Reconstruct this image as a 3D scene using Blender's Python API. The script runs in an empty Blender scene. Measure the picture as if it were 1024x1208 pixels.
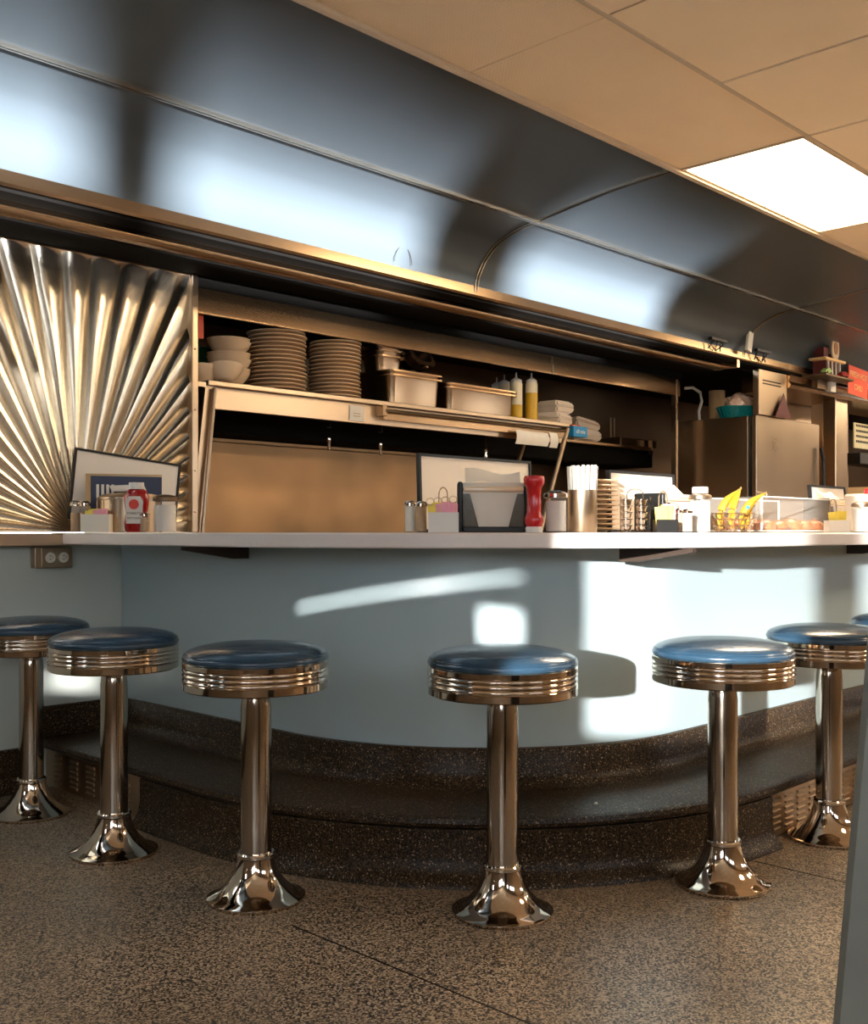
import bpy, bmesh, math, random
from mathutils import Vector, Matrix
random.seed(7)
S = bpy.context.scene
COL = S.collection
PI = math.pi
# ------------------------------------------------------------------ camera, world, sun, exposure
CZ = 0.95                      # lens height: level with the counter top
FPX = 1257.0
YAW = math.radians(44.2)
Fx, Fy = math.cos(YAW), math.sin(YAW)
Rx, Ry = math.sin(YAW), -math.cos(YAW)
cam = bpy.data.cameras.new('camera'); camo = bpy.data.objects.new('camera', cam); COL.objects.link(camo)
camo.location = (0, 0, CZ)
camo.rotation_euler = (PI/2, 0, YAW - PI/2)
cam.sensor_fit = 'VERTICAL'; cam.sensor_height = 36.0; cam.lens = 36.0*FPX/1208
cam.shift_y = 24/1208.0; cam.clip_start = 0.05
S.camera = camo
w = bpy.data.worlds.new('sky'); S.world = w; w.use_nodes = True
bg = w.node_tree.nodes['Background']; bg.inputs[0].default_value = (0.86, 0.93, 1.0, 1); bg.inputs[1].default_value = 6.8
sun = bpy.data.lights.new('sun', 'SUN'); suno = bpy.data.objects.new('sun', sun); COL.objects.link(suno)
sun.energy = 14.0; sun.angle = math.radians(.7); sun.color = (1.0, 0.97, 0.93)
SUN = Vector((0.915, 0.385, -0.125))
suno.rotation_euler = SUN.to_track_quat('-Z', 'Y').to_euler()
# added upward sun, standing for street bounce; makes the bright cove patches
upfill = bpy.data.lights.new('upward_fill_sun', 'SUN'); go = bpy.data.objects.new('upward_fill_sun', upfill); COL.objects.link(go)
upfill.energy = 66.0; upfill.angle = math.radians(3.0); upfill.color = (.86, .91, 1.0)
go.rotation_euler = Vector((.44, .88, .128)).to_track_quat('-Z', 'Y').to_euler()
def portal(name, loc, rot, sx, sy):
    l = bpy.data.lights.new(name, 'AREA'); l.shape = 'RECTANGLE'; l.size = sx; l.size_y = sy; l.cycles.is_portal = True
    o = bpy.data.objects.new(name, l); o.location = loc; o.rotation_euler = rot; COL.objects.link(o)
def lamp_area(name, loc, sx, sy, power, col):
    l = bpy.data.lights.new(name, 'AREA'); l.shape = 'RECTANGLE'; l.size = sx; l.size_y = sy; l.energy = power; l.color = col
    o = bpy.data.objects.new(name, l); o.location = loc; COL.objects.link(o)
S.view_settings.view_transform = 'Standard'; S.view_settings.look = 'None'
S.view_settings.gamma = 1.0; S.view_settings.use_curve_mapping = False
S.view_settings.exposure = 0.45
# room numbers
CEIL = CZ + 1.40
XL, XR = -2.0, 13.2            # end walls
YF = -1.5                      # window wall behind the camera
YB = 3.80                      # wall with the sunburst panel
YK = 4.60                      # kitchen back wall
SIDE_WINS = [(-1.92, -.67), (-.41, .86), (1.41, 2.70), (5.6, 7.6), (9.0, 12.0)]  # unseen front windows, sized to shape the light patches on the cove
END_WINS = [(-1.48, -0.88), (-0.76, -0.03)]
SIDE_Z = (1.29, 1.72)
END_Z = (0.96, 2.05)
# ------------------------------------------------------------------ materials
def nt(m): return m.node_tree.nodes, m.node_tree.links
def mat(name, col, rough=0.5, metal=0.0, var=0.0, vscale=8.0, bump=0.0, bscale=60.0, coat=0.0, trans=0.0, alpha=1.0,
        stretch=None, emit=0.0, rvar=0.0, spec=0.5, ior=1.45, sss=0.0):
    m = bpy.data.materials.new(name); m.use_nodes = True
    N, L = nt(m); p = N['Principled BSDF']
    c = (col[0], col[1], col[2], 1)
    p.inputs['Base Color'].default_value = c; p.inputs['Roughness'].default_value = rough
    p.inputs['Metallic'].default_value = metal; p.inputs['Coat Weight'].default_value = coat
    p.inputs['Coat Roughness'].default_value = 0.08
    p.inputs['Transmission Weight'].default_value = trans; p.inputs['Alpha'].default_value = alpha
    p.inputs['Specular IOR Level'].default_value = spec; p.inputs['IOR'].default_value = ior
    if emit: p.inputs['Emission Color'].default_value = c; p.inputs['Emission Strength'].default_value = emit
    tc = N.new('ShaderNodeTexCoord'); mp = N.new('ShaderNodeMapping'); L.new(tc.outputs['Object'], mp.inputs['Vector'])
    if stretch: mp.inputs['Scale'].default_value = stretch
    if var or rvar:
        n = N.new('ShaderNodeTexNoise'); n.inputs['Scale'].default_value = vscale; n.inputs['Detail'].default_value = 1.5 if metal else 5
        L.new(mp.outputs[0], n.inputs['Vector'])
        if var:
            r = N.new('ShaderNodeValToRGB'); L.new(n.outputs['Fac'], r.inputs['Fac'])
            r.color_ramp.elements[0].position = .1; r.color_ramp.elements[1].position = .9
            r.color_ramp.elements[0].color = tuple(max(0, v*(1-var)) for v in col)+(1,)
            r.color_ramp.elements[1].color = tuple(min(1, v*(1+var)) for v in col)+(1,)
            L.new(r.outputs[0], p.inputs['Base Color'])
        if rvar:
            mr = N.new('ShaderNodeMapRange'); L.new(n.outputs['Fac'], mr.inputs[0])
            mr.inputs[1].default_value = .05; mr.inputs[2].default_value = .95
            mr.inputs[3].default_value = max(.02, rough-rvar); mr.inputs[4].default_value = rough+rvar
            L.new(mr.outputs[0], p.inputs['Roughness'])
    if bump:
        n2 = N.new('ShaderNodeTexNoise'); n2.inputs['Scale'].default_value = bscale; n2.inputs['Detail'].default_value = 4
        L.new(mp.outputs[0], n2.inputs['Vector'])
        b = N.new('ShaderNodeBump'); b.inputs['Strength'].default_value = bump; b.inputs['Distance'].default_value = .01
        L.new(n2.outputs['Fac'], b.inputs['Height']); L.new(b.outputs[0], p.inputs['Normal'])
    return m
def terrazzo(name, base, cols, scale, rough, coat=0.0, spec=.4):
    m = bpy.data.materials.new(name); m.use_nodes = True; N, L = nt(m); p = N['Principled BSDF']
    tc = N.new('ShaderNodeTexCoord')
    v = N.new('ShaderNodeTexVoronoi'); v.inputs['Scale'].default_value = scale; L.new(tc.outputs['Object'], v.inputs['Vector'])
    sp = N.new('ShaderNodeSeparateColor'); L.new(v.outputs['Color'], sp.inputs[0])
    r = N.new('ShaderNodeValToRGB'); r.color_ramp.interpolation = 'CONSTANT'; L.new(sp.outputs[0], r.inputs['Fac'])
    e = r.color_ramp.elements; e[0].position = 0; e[0].color = base+(1,)
    e[1].position = cols[0][0]; e[1].color = cols[0][1]+(1,)
    for pos, c in cols[1:]:
        x = e.new(pos); x.color = c+(1,)
    n = N.new('ShaderNodeTexNoise'); n.inputs['Scale'].default_value = 2.2; n.inputs['Detail'].default_value = 6; L.new(tc.outputs['Object'], n.inputs['Vector'])
    mr = N.new('ShaderNodeMapRange'); L.new(n.outputs['Fac'], mr.inputs[0]); mr.inputs[1].default_value = .3; mr.inputs[2].default_value = .7
    mr.inputs[3].default_value = .82; mr.inputs[4].default_value = 1.15
    mx = N.new('ShaderNodeVectorMath'); mx.operation = 'SCALE'; L.new(r.outputs[0], mx.inputs[0]); L.new(mr.outputs[0], mx.inputs['Scale'])
    L.new(mx.outputs[0], p.inputs['Base Color'])
    mr2 = N.new('ShaderNodeMapRange'); L.new(n.outputs['Fac'], mr2.inputs[0]); mr2.inputs[1].default_value = .3; mr2.inputs[2].default_value = .7
    mr2.inputs[3].default_value = rough-.06; mr2.inputs[4].default_value = rough+.08; L.new(mr2.outputs[0], p.inputs['Roughness'])
    p.inputs['Coat Weight'].default_value = coat; p.inputs['Specular IOR Level'].default_value = spec
    b = N.new('ShaderNodeBump'); b.inputs['Strength'].default_value = .12; b.inputs['Distance'].default_value = .004
    L.new(sp.outputs[0], b.inputs['Height']); L.new(b.outputs[0], p.inputs['Normal'])
    return m
M = {}
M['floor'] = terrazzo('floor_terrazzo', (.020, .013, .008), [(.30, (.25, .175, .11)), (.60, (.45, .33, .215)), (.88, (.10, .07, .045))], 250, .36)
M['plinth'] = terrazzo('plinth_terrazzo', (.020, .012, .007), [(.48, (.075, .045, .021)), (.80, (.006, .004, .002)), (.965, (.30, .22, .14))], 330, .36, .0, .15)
M['steel'] = mat('brushed_steel', (.50, .375, .255), .30, 1, var=.10, vscale=3, rvar=.06)
M['steel_h'] = mat('hood_steel', (.42, .28, .165), .24, 1, var=.08, vscale=2, rvar=.04)
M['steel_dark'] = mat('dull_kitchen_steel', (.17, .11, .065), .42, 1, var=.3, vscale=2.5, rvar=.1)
M['splash'] = mat('backsplash_steel', (.30, .17, .08), .38, 1, var=.55, vscale=3, rvar=.1)
M['sunburst'] = mat('pressed_sunburst_steel', (.76, .66, .52), .25, 1, var=.06, vscale=4)
M['chrome'] = mat('chrome', (.62, .53, .44), .07, 1, rvar=.03, vscale=20)
M['chrome_col'] = mat('worn_chrome', (.46, .40, .33), .11, 1, var=.06, vscale=12, rvar=.03)
M['seam'] = mat('seam_metal', (.55, .50, .42), .25, 1, var=.1)
M['cove'] = mat('enamel_cove', (.075, .090, .098), .34, .35, var=.06, vscale=1.2, rvar=.03)
M['vinyl'] = mat('blue_vinyl', (.020, .050, .085), .26, 0, var=.1, vscale=6, bump=.05, bscale=120, coat=.25)
M['vinyl_dark'] = mat('dark_vinyl', (.012, .018, .028), .26, 0, var=.1, vscale=6, bump=.05, bscale=120, coat=.25)
M['panel'] = mat('pale_blue_laminate', (.37, .455, .475), .28, 0, var=.03, vscale=2, bump=.02, bscale=20)
M['wall'] = mat('pale_wall', (.52, .56, .52), .42, 0, var=.04, vscale=2, bump=.03, bscale=40)
M['counter'] = mat('countertop_laminate', (.66, .59, .55), .35, 0, var=.03, vscale=90)
M['tile'] = mat('ceiling_tile', (.86, .68, .46), .85, 0, var=.06, vscale=3, bump=.12, bscale=220)
M['tile_perf'] = mat('perforated_ceiling_tile', (.80, .61, .40), .8, 0, var=.05, vscale=3)
M['grid'] = mat('ceiling_grid', (.55, .42, .28), .5, 0, var=.05)
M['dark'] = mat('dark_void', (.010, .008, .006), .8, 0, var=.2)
M['black'] = mat('black_plastic', (.010, .009, .008), .32, 0, var=.1, spec=.3)
M['brown'] = mat('brown_panelling', (.20, .14, .09), .45, 0, var=.25, vscale=3, stretch=(1, 1, .2))
M['white'] = mat('white_plastic', (.66, .63, .58), .35, 0, var=.02)
M['cream'] = mat('cream_china', (.76, .56, .36), .22, 0, var=.05, coat=.5)
M['paper'] = mat('white_paper', (.68, .62, .54), .8, 0, var=.04, vscale=20)
M['board'] = mat('white_board_face', (.74, .66, .56), .5, 0, var=.05)
M['red'] = mat('red_plastic', (.50, .012, .015), .22, 0, var=.05, coat=.3)
M['redsign'] = mat('red_sign_card', (.72, .085, .03), .5, 0, var=.06)
M['signtext'] = mat('sign_letters', (.85, .55, .25), .6)
M['ketchup'] = mat('ketchup', (.33, .008, .006), .2, 0, var=.05, coat=.4)
M['glass'] = mat('clear_glass', (.95, .94, .90), .04, 0, trans=1.0, ior=1.3)
M['acrylic'] = mat('clear_acrylic', (.70, .64, .56), .06, 0, alpha=.07)
M['smoke'] = mat('smoked_plastic', (.10, .085, .06), .15, 0, alpha=.75)
M['sugar'] = mat('white_sugar', (.66, .62, .56), .8, 0, var=.04, vscale=60)
M['salt'] = mat('salt', (.74, .70, .60), .8, 0, var=.05, vscale=60)
M['pepper'] = mat('ground_pepper', (.42, .26, .13), .8, 0, var=.3, vscale=90)
M['oil'] = mat('golden_oil', (.60, .36, .02), .25, 0, var=.1)
M['clearp'] = mat('milky_bottle_plastic', (.78, .68, .48), .4, 0, var=.05)
M['yellowp'] = mat('yellow_packet_paper', (.85, .66, .10), .6, 0, var=.12, vscale=60)
M['pinkp'] = mat('pink_packet_paper', (.86, .38, .45), .6, 0, var=.12, vscale=60)
M['banana'] = mat('banana_skin', (.46, .25, .015), .5, 0, var=.2, vscale=25)
M['bananatip'] = mat('banana_stem', (.20, .13, .03), .6)
M['wire'] = mat('wire_metal', (.45, .33, .22), .3, 1)
M['pastry'] = mat('glazed_pastry', (.34, .095, .022), .4, 0, var=.45, vscale=30, bump=.6, bscale=50, coat=.3)
M['teal'] = mat('teal_basket_plastic', (.0, .20, .22), .4, 0, var=.3, vscale=60)
M['film'] = mat('crumpled_plastic_film', (.70, .50, .40), .18, 0, var=.3, vscale=18, bump=.8, bscale=45, coat=.6)
M['blue'] = mat('blue_card', (.01, .22, .46), .5, 0, var=.08)
M['navy'] = mat('navy_cover', (.008, .012, .045), .35, 0, var=.2)
M['tan'] = mat('tan_card', (.48, .32, .16), .7, 0, var=.1)
M['maroon'] = mat('maroon_card', (.12, .018, .016), .6, 0, var=.1)
M['green'] = mat('green_plastic', (.0, .11, .035), .45, 0, var=.3, vscale=20)
M['foam'] = mat('foam_takeout', (.78, .66, .54), .7, 0, var=.04, bump=.1)
M['ivory'] = mat('ivory_outlet', (.76, .70, .58), .4)
M['menu'] = mat('cream_menu_card', (.75, .66, .42), .6, 0, var=.04)
M['ink'] = mat('dark_ink', (.02, .015, .012), .6)
M['inkred'] = mat('tomato_ink', (.62, .05, .03), .5)
M['booth'] = mat('booth_edge_trim', (.17, .175, .155), .5, 0, var=.12, vscale=25)
M['winframe'] = mat('window_frame', (.30, .22, .15), .4)
M['pane'] = mat('window_glass', (1, 1, 1), .0, 0, alpha=.06)
M['lamp'] = mat('lamp_diffuser', (1.0, .80, .54), .5, emit=25.0)
M['bracket'] = mat('dark_bracket', (.035, .022, .015), .5)
M['matblack'] = mat('flat_black', (.006, .005, .004), .8, spec=.1)  # flat black, also used to paint shade under the hood mouldings
M['rust'] = mat('cinnamon_card', (.35, .16, .07), .6)
# perforation for the long tiles: rows of small dents
_N, _L = nt(M['tile_perf']); _p = _N['Principled BSDF']
_tc = _N.new('ShaderNodeTexCoord'); _v = _N.new('ShaderNodeTexVoronoi'); _v.inputs['Scale'].default_value = 72; _v.inputs['Randomness'].default_value = 0
_L.new(_tc.outputs['Object'], _v.inputs['Vector'])
_b = _N.new('ShaderNodeBump'); _b.inputs['Strength'].default_value = .35; _b.inputs['Distance'].default_value = .004
_mr = _N.new('ShaderNodeMapRange'); _mr.inputs[1].default_value = .15; _mr.inputs[2].default_value = .35; _L.new(_v.outputs['Distance'], _mr.inputs[0])
_L.new(_mr.outputs[0], _b.inputs['Height']); _L.new(_b.outputs[0], _p.inputs['Normal'])
# ------------------------------------------------------------------ helpers
def P(px, d):                      # plan position at forward distance d along the sight line through column px
    l = (px-512)/FPX*d
    return (Fx*d+Rx*l, Fy*d+Ry*l)
def onY(px, Y):
    k = Fy+Ry*(px-512)/FPX; d = Y/k; return P(px, d)[0], d
def onX(px, X):
    k = Fx+Rx*(px-512)/FPX; d = X/k; return P(px, d)[1], d
def Z(py, d): return CZ+(628-py)/FPX*d
FACE = YAW-PI/2                    # turn so that local -Y looks at the camera
def box(bm, x0, x1, y0, y1, z0, z1, bev=0.0, M4=None):
    vs = [bm.verts.new(v) for v in ((x0,y0,z0),(x1,y0,z0),(x1,y1,z0),(x0,y1,z0),(x0,y0,z1),(x1,y0,z1),(x1,y1,z1),(x0,y1,z1))]
    fs = [bm.faces.new([vs[i] for i in f]) for f in ((3,2,1,0),(4,5,6,7),(0,1,5,4),(1,2,6,5),(2,3,7,6),(3,0,4,7))]
    if bev:
        es = list({e for f in fs for e in f.edges})
        r = bmesh.ops.bevel(bm, geom=es, offset=bev, segments=2, affect='EDGES', profile=.5)
        vs = list({v for f in r['faces'] for v in f.verts} | {v for v in vs if v.is_valid})
    if M4: bmesh.ops.transform(bm, matrix=M4, verts=vs)
    return vs
def lathe(bm, prof, seg=32, cx=0, cy=0, cz=0, M4=None, cap=True):
    rings = []; allv = []
    for r, z in prof:
        if r < 1e-6: ring = [bm.verts.new((cx, cy, cz+z))]
        else: ring = [bm.verts.new((cx+r*math.cos(2*PI*i/seg), cy+r*math.sin(2*PI*i/seg), cz+z)) for i in range(seg)]
        rings.append(ring); allv += ring
    for a, b in zip(rings, rings[1:]):
        if len(a) == 1 and len(b) == 1: continue
        for i in range(seg):
            j = (i+1) % seg
            if len(a) == 1: bm.faces.new((a[0], b[j], b[i]))
            elif len(b) == 1: bm.faces.new((a[i], a[j], b[0]))
            else: bm.faces.new((a[i], a[j], b[j], b[i]))
    if cap:
        if len(rings[0]) > 1: bm.faces.new(list(reversed(rings[0])))
        if len(rings[-1]) > 1: bm.faces.new(rings[-1])
    if M4: bmesh.ops.transform(bm, matrix=M4, verts=allv)
    return allv
def tube(bm, pts, r, seg=8, radii=None):
    pts = [Vector(p) for p in pts]; rings = []
    up = Vector((0, 0, 1))
    for i, p in enumerate(pts):
        t = (pts[min(i+1, len(pts)-1)]-pts[max(i-1, 0)]).normalized()
        u = up if abs(t.dot(up)) < .95 else Vector((1, 0, 0))
        a = t.cross(u).normalized(); b = a.cross(t).normalized()
        rr = radii[i] if radii else r
        rings.append([bm.verts.new(p+a*rr*math.cos(2*PI*k/seg)+b*rr*math.sin(2*PI*k/seg)) for k in range(seg)])
    for A, B in zip(rings, rings[1:]):
        for k in range(seg): bm.faces.new((A[k], A[(k+1) % seg], B[(k+1) % seg], B[k]))
    bm.faces.new(list(reversed(rings[0]))); bm.faces.new(rings[-1])
def prism(bm, poly, z0, z1, M4=None):
    a = [bm.verts.new((x, y, z0)) for x, y in poly]; b = [bm.verts.new((x, y, z1)) for x, y in poly]
    bm.faces.new(list(reversed(a))); bm.faces.new(b); n = len(a)
    for i in range(n): bm.faces.new((a[i], a[(i+1) % n], b[(i+1) % n], b[i]))
    if M4: bmesh.ops.transform(bm, matrix=M4, verts=a+b)
def extrude_x(bm, prof, x0, x1, closed=True):     # profile of (y, z) along X
    a = [bm.verts.new((x0, y, z)) for y, z in prof]; b = [bm.verts.new((x1, y, z)) for y, z in prof]
    n = len(a)
    for i in range(n if closed else n-1): bm.faces.new((a[i], a[(i+1) % n], b[(i+1) % n], b[i]))
    if closed: bm.faces.new(a); bm.faces.new(list(reversed(b)))
def obj(name, bm, m, parent=None, smooth=None, loc=None, rot=None):
    bmesh.ops.recalc_face_normals(bm, faces=bm.faces)
    me = bpy.data.meshes.new(name); bm.to_mesh(me); bm.free()
    me.materials.append(M[m] if isinstance(m, str) else m)
    o = bpy.data.objects.new(name, me); COL.objects.link(o)
    if parent: o.parent = parent
    if loc: o.location = loc
    if rot is not None: o.rotation_euler = rot if hasattr(rot, '__len__') else (0, 0, rot)
    if smooth is not None:
        me.polygons.foreach_set('use_smooth', [True]*len(me.polygons))
        me.set_sharp_from_angle(angle=math.radians(smooth))
    return o
def share(name, me, parent=None, loc=(0,0,0), rot=(0,0,0), scale=None):
    o = bpy.data.objects.new(name, me); COL.objects.link(o); o.parent = parent; o.location = loc; o.rotation_euler = rot
    if scale: o.scale = scale
    return o
def thing(name, label, cat, loc=(0,0,0), rot=0, group=None):
    o = bpy.data.objects.new(name, None); COL.objects.link(o); o.empty_display_size = .05
    o.location = loc; o.rotation_euler = rot if hasattr(rot, '__len__') else (0, 0, rot)
    return tag(o, label, cat, group)
def tag(o, label, cat, group=None):
    o['label'] = label; o['category'] = cat
    if group: o['group'] = group
    return o
def struct(o): o['kind'] = 'structure'; return o
def dup(root, loc, rot=None, label=None, group=None):
    r = root.copy(); COL.objects.link(r); r.location = loc
    if rot is not None: r.rotation_euler = rot if hasattr(rot, '__len__') else (0, 0, rot)
    if label: r['label'] = label
    if group: r['group'] = group
    for ch in list(root.children):
        c = ch.copy(); COL.objects.link(c); c.parent = r
        for g in ch.children:
            q = g.copy(); COL.objects.link(q); q.parent = c
    return r
def B(): return bmesh.new()
def text(name, s, size, m, parent, loc, rot, align='CENTER', ext=.0008, sx=1.0):
    c = bpy.data.curves.new(name, 'FONT'); c.body = s; c.size = size; c.extrude = ext; c.align_x = align; c.align_y = 'CENTER'
    c.materials.append(M[m]); o = bpy.data.objects.new(name, c); COL.objects.link(o)
    bpy.context.view_layer.update(); dg = bpy.context.evaluated_depsgraph_get()
    me = bpy.data.meshes.new_from_object(o.evaluated_get(dg)); bpy.data.objects.remove(o)
    if not me.materials: me.materials.append(M[m])
    o = bpy.data.objects.new(name, me); COL.objects.link(o)
    o.parent = parent; o.location = loc; o.rotation_euler = rot; o.scale = (sx, 1, 1); return o
ORD = ['top', 'second', 'third', 'fourth', 'fifth', 'sixth', 'seventh', 'eighth', 'ninth', 'tenth', 'eleventh', 'twelfth',
       'thirteenth', 'fourteenth', 'fifteenth', 'sixteenth', 'seventeenth', 'eighteenth', 'nineteenth', 'twentieth', 'twenty-first', 'twenty-second']
def nth(k, n): return 'topmost' if k == 0 else ('lowest' if k == n-1 else ORD[k]+' from top')
# ------------------------------------------------------------------ SETTING
b = B(); box(b, XL-.2, XR+.2, YF-.2, YK+.2, -.1, 0); fl = struct(obj('floor', b, 'floor'))
b = B()
for x, y1 in ((.36, 3.7), (1.606, 2.04), (2.85, 1.48), (4.10, 1.46), (5.35, 1.46)): box(b, x-.0018, x+.0018, YF, y1, .0002, .0012)
obj('floor_joint', b, 'ink', fl)
# long window wall behind the camera
def wall_with_holes(name, axis, c0, c1, u0, u1, holes, zr, m):
    b = B()
    def bx(a0, a1, z0, z1):
        if a1-a0 < 1e-4 or z1-z0 < 1e-4: return
        if axis == 'Y': box(b, a0, a1, c0, c1, z0, z1)
        else: box(b, c0, c1, a0, a1, z0, z1)
    bx(u0, u1, 0, zr[0]); bx(u0, u1, zr[1], CEIL+.1)
    e = u0
    for h0, h1 in holes:
        bx(e, h0, zr[0], zr[1]); e = h1
    bx(e, u1, zr[0], zr[1])
    return struct(obj(name, b, m))
wall_with_holes('wall_front', 'Y', YF-.15, YF, XL-.15, XR+.15, SIDE_WINS, SIDE_Z, 'brown')
b = B()
def wbox(y0, y1, z0, z1): box(b, XL-.05, XL, y0, y1, z0, z1)
def wpoly(p): prism(b, p, -.05, 0, M4=Matrix.Translation((XL, 0, 0)) @ Matrix(((0,0,1,0),(1,0,0,0),(0,1,0,0),(0,0,0,1))))
wbox(YF, YB, 0, .87); wbox(YF, YB, 2.05, CEIL+.1)
wbox(YF, .14, .87, END_Z[0]); wbox(YF, END_WINS[0][0], END_Z[0], 2.05); wbox(END_WINS[0][1], END_WINS[1][0], END_Z[0], 2.05); wbox(END_WINS[1][1], .14, END_Z[0], 2.05)
wbox(.14, 2.03, .87, 1.20); wbox(.14, .95, 1.46, 2.05); wbox(.95, 1.75, 1.20, 2.05); wbox(1.75, 2.03, 1.20, 2.05); wbox(2.03, 2.16, 1.45, 2.05); wbox(2.03, 2.08, .87, 1.45); wbox(2.08, 2.18, .97, 1.45); wbox(2.08, 2.18, .87, .885); wbox(2.18, 2.5, .87, 1.45); wbox(2.5, YB, .87, 2.05)  # openings beyond the framed windows are cut in only to throw sun patches
wpoly([(.14, 1.439), (.95, 1.280), (.95, 1.46), (.14, 1.46)]); wpoly([(.35, 1.20), (.95, 1.20), (.95, 1.268), (.35, 1.384)]); wpoly([(.14, 1.33), (.35, 1.33), (.35, 1.384), (.14, 1.426)]); wbox(.14, .35, 1.20, 1.215); wbox(.28, .35, 1.215, 1.33)  # slit and hole shaped to put a sun streak and patch on the counter
struct(obj('wall_left', b, 'brown'))
b = B(); box(b, XR, XR+.15, YF, YK+.1, 0, CEIL+.1); struct(obj('wall_right', b, 'brown'))
k = 1
for h0, h1 in SIDE_WINS:
    z0, z1 = SIDE_Z; b = B(); t = .03
    box(b, h0, h1, YF-.10, YF-.04, z0, z0+t); box(b, h0, h1, YF-.10, YF-.04, z1-t, z1)
    box(b, h0, h0+t, YF-.10, YF-.04, z0+t, z1-t); box(b, h1-t, h1, YF-.10, YF-.04, z0+t, z1-t)
    f = struct(obj('window_%d' % k, b, 'winframe')); b = B(); box(b, h0+t, h1-t, YF-.073, YF-.069, z0+t, z1-t); obj('pane', b, 'pane', f)
    portal('window_portal', ((h0+h1)/2, YF-.02, (z0+z1)/2), (-PI/2, 0, 0), h1-h0, z1-z0); k += 1
for h0, h1 in END_WINS:
    z0, z1 = END_Z; b = B(); t = .02
    box(b, XL-.10, XL-.04, h0, h1, z0, z0+t); box(b, XL-.10, XL-.04, h0, h1, z1-t, z1)
    box(b, XL-.10, XL-.04, h0, h0+t, z0+t, z1-t); box(b, XL-.10, XL-.04, h1-t, h1, z0+t, z1-t)
    f = struct(obj('window_%d' % k, b, 'winframe')); b = B(); box(b, XL-.073, XL-.069, h0+t, h1-t, z0+t, z1-t); obj('pane', b, 'pane', f)
    portal('window_portal', (XL-.02, (h0+h1)/2, (z0+z1)/2), (0, -PI/2, 0), z1-z0, h1-h0); k += 1
# ceiling: backing, tiles, grid, light panels
YC = 2.19
b = B(); box(b, XL-.15, XR+.15, YF-.15, YB+.2, CEIL+.10, CEIL+.16); ceil = struct(obj('ceiling', b, 'dark'))
def tile_mesh(name, lx, ly, m):
    b = B(); box(b, 0, lx, 0, ly, 0, .012, bev=.002); me = bpy.data.meshes.new(name); bmesh.ops.recalc_face_normals(b, faces=b.faces); b.to_mesh(me); b.free(); me.materials.append(M[m]); return me
T2 = tile_mesh('tile_square', .600, .600, 'tile'); T4 = tile_mesh('tile_long', 1.205, .497, 'tile_perf')
LITX = {3.655-.006}
lights = []
i = -4
while 2.40+1.2075*i < XR:
    x = 2.40+1.2075*i
    if x+1.2 > XL-.1:
        if i in (1, 4, 7): lights.append((x+.005, 1.685))
        else: share('ceiling_tile', T4, ceil, (x+.003, 1.685, CEIL))
    i += 1
rowy = 1.68-.61
while rowy+.61 > YF-.05:
    x = 2.40-.61*8
    c = 0
    while x < XR:
        if x+.6 > XL-.1:
            share('ceiling_tile', T2, ceil, (x+.005+.003*random.random(), rowy+.004, CEIL+.003*random.random()))
        x += .61; c += 1
    rowy -= .61
for x in (3.64, 6.08, 8.52):                # unseen glowing panels added for warm fill, out of view
    b = B(); box(b, x, x+.59, -.735, -.16, CEIL-.006, CEIL-.002); o = obj('unseen_fill_panel', b, 'lamp'); struct(o)
b = B()
box(b, XL, XR, 1.672, 1.684, CEIL-.004, CEIL+.012); box(b, XL, XR, 2.182, 2.205, CEIL-.012, CEIL+.02)
obj('grid_bar', b, 'grid', ceil)
for n, (x, y) in enumerate(lights):
    t = thing('ceiling_light', ['glowing white flat ceiling light panel above the counter corner', 'second ceiling light panel further right above the counter',
              'farthest ceiling light panel over the counter'][n], 'ceiling light', (x, y, CEIL-.004))
    b = B(); L_, W_ = 1.197, .495; f = .012
    box(b, 0, L_, 0, f, 0, .02); box(b, 0, L_, W_-f, W_, 0, .02); box(b, 0, f, f, W_-f, 0, .02); box(b, L_-f, L_, f, W_-f, 0, .02)
    obj('frame', b, 'grid', t); b = B(); box(b, f, L_-f, f, W_-f, .004, .008); obj('diffuser', b, 'lamp', t)
# cove above the counter: enamel panels between metal strips
PROF = [(2.20, 1.403), (2.466, 1.392), (2.664, 1.372), (2.80, 1.355), (2.889, 1.343), (2.97, 1.332), (3.04, 1.315), (3.106, 1.290), (3.16, 1.252), (3.20, 1.205), (3.228, 1.150), (3.238, 1.095)]
def fine(pr, n=4):
    out = []
    for i in range(len(pr)-1):
        p0 = pr[max(i-1, 0)]; p1 = pr[i]; p2 = pr[i+1]; p3 = pr[min(i+2, len(pr)-1)]
        for k in range(n):
            t = k/n
            out.append(tuple(.5*((2*p1[j])+(-p0[j]+p2[j])*t+(2*p0[j]-5*p1[j]+4*p2[j]-p3[j])*t*t+(-p0[j]+3*p1[j]-3*p2[j]+p3[j])*t**3) for j in (0, 1)))
    out.append(pr[-1]); return out
b = B(); box(b, XL-.15, 2.44, YB, YB+.12, 0, CZ-.045); box(b, XL-.15, 1.42, YB, YB+.12, CZ-.045, CZ+1.06)
wb = struct(obj('wall_back', b, 'wall'))
def cove_panel(pr, x0, x1):
    pr = [(y, CZ+z) for y, z in pr]; back = [(y+.01, z+.012) for y, z in reversed(pr)]
    b = B(); extrude_x(b, pr+back, x0, x1); o = obj('cove_panel', b, 'cove', cv, smooth=30); return o
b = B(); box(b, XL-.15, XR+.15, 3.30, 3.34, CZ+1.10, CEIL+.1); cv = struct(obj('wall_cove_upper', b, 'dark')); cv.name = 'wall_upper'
up = fine(PROF[:5]); lo = fine(PROF[4:])
SX = [-1.32, 1.12, 3.60, 6.09, 8.55, 11.0]
xs = [XL]+[s for s in SX if s > XL]+[XR]
for x0, x1 in zip(xs, xs[1:]):
    cove_panel(up, x0+.004, x1-.004); cove_panel(lo, x0+.004, x1-.004)
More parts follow.
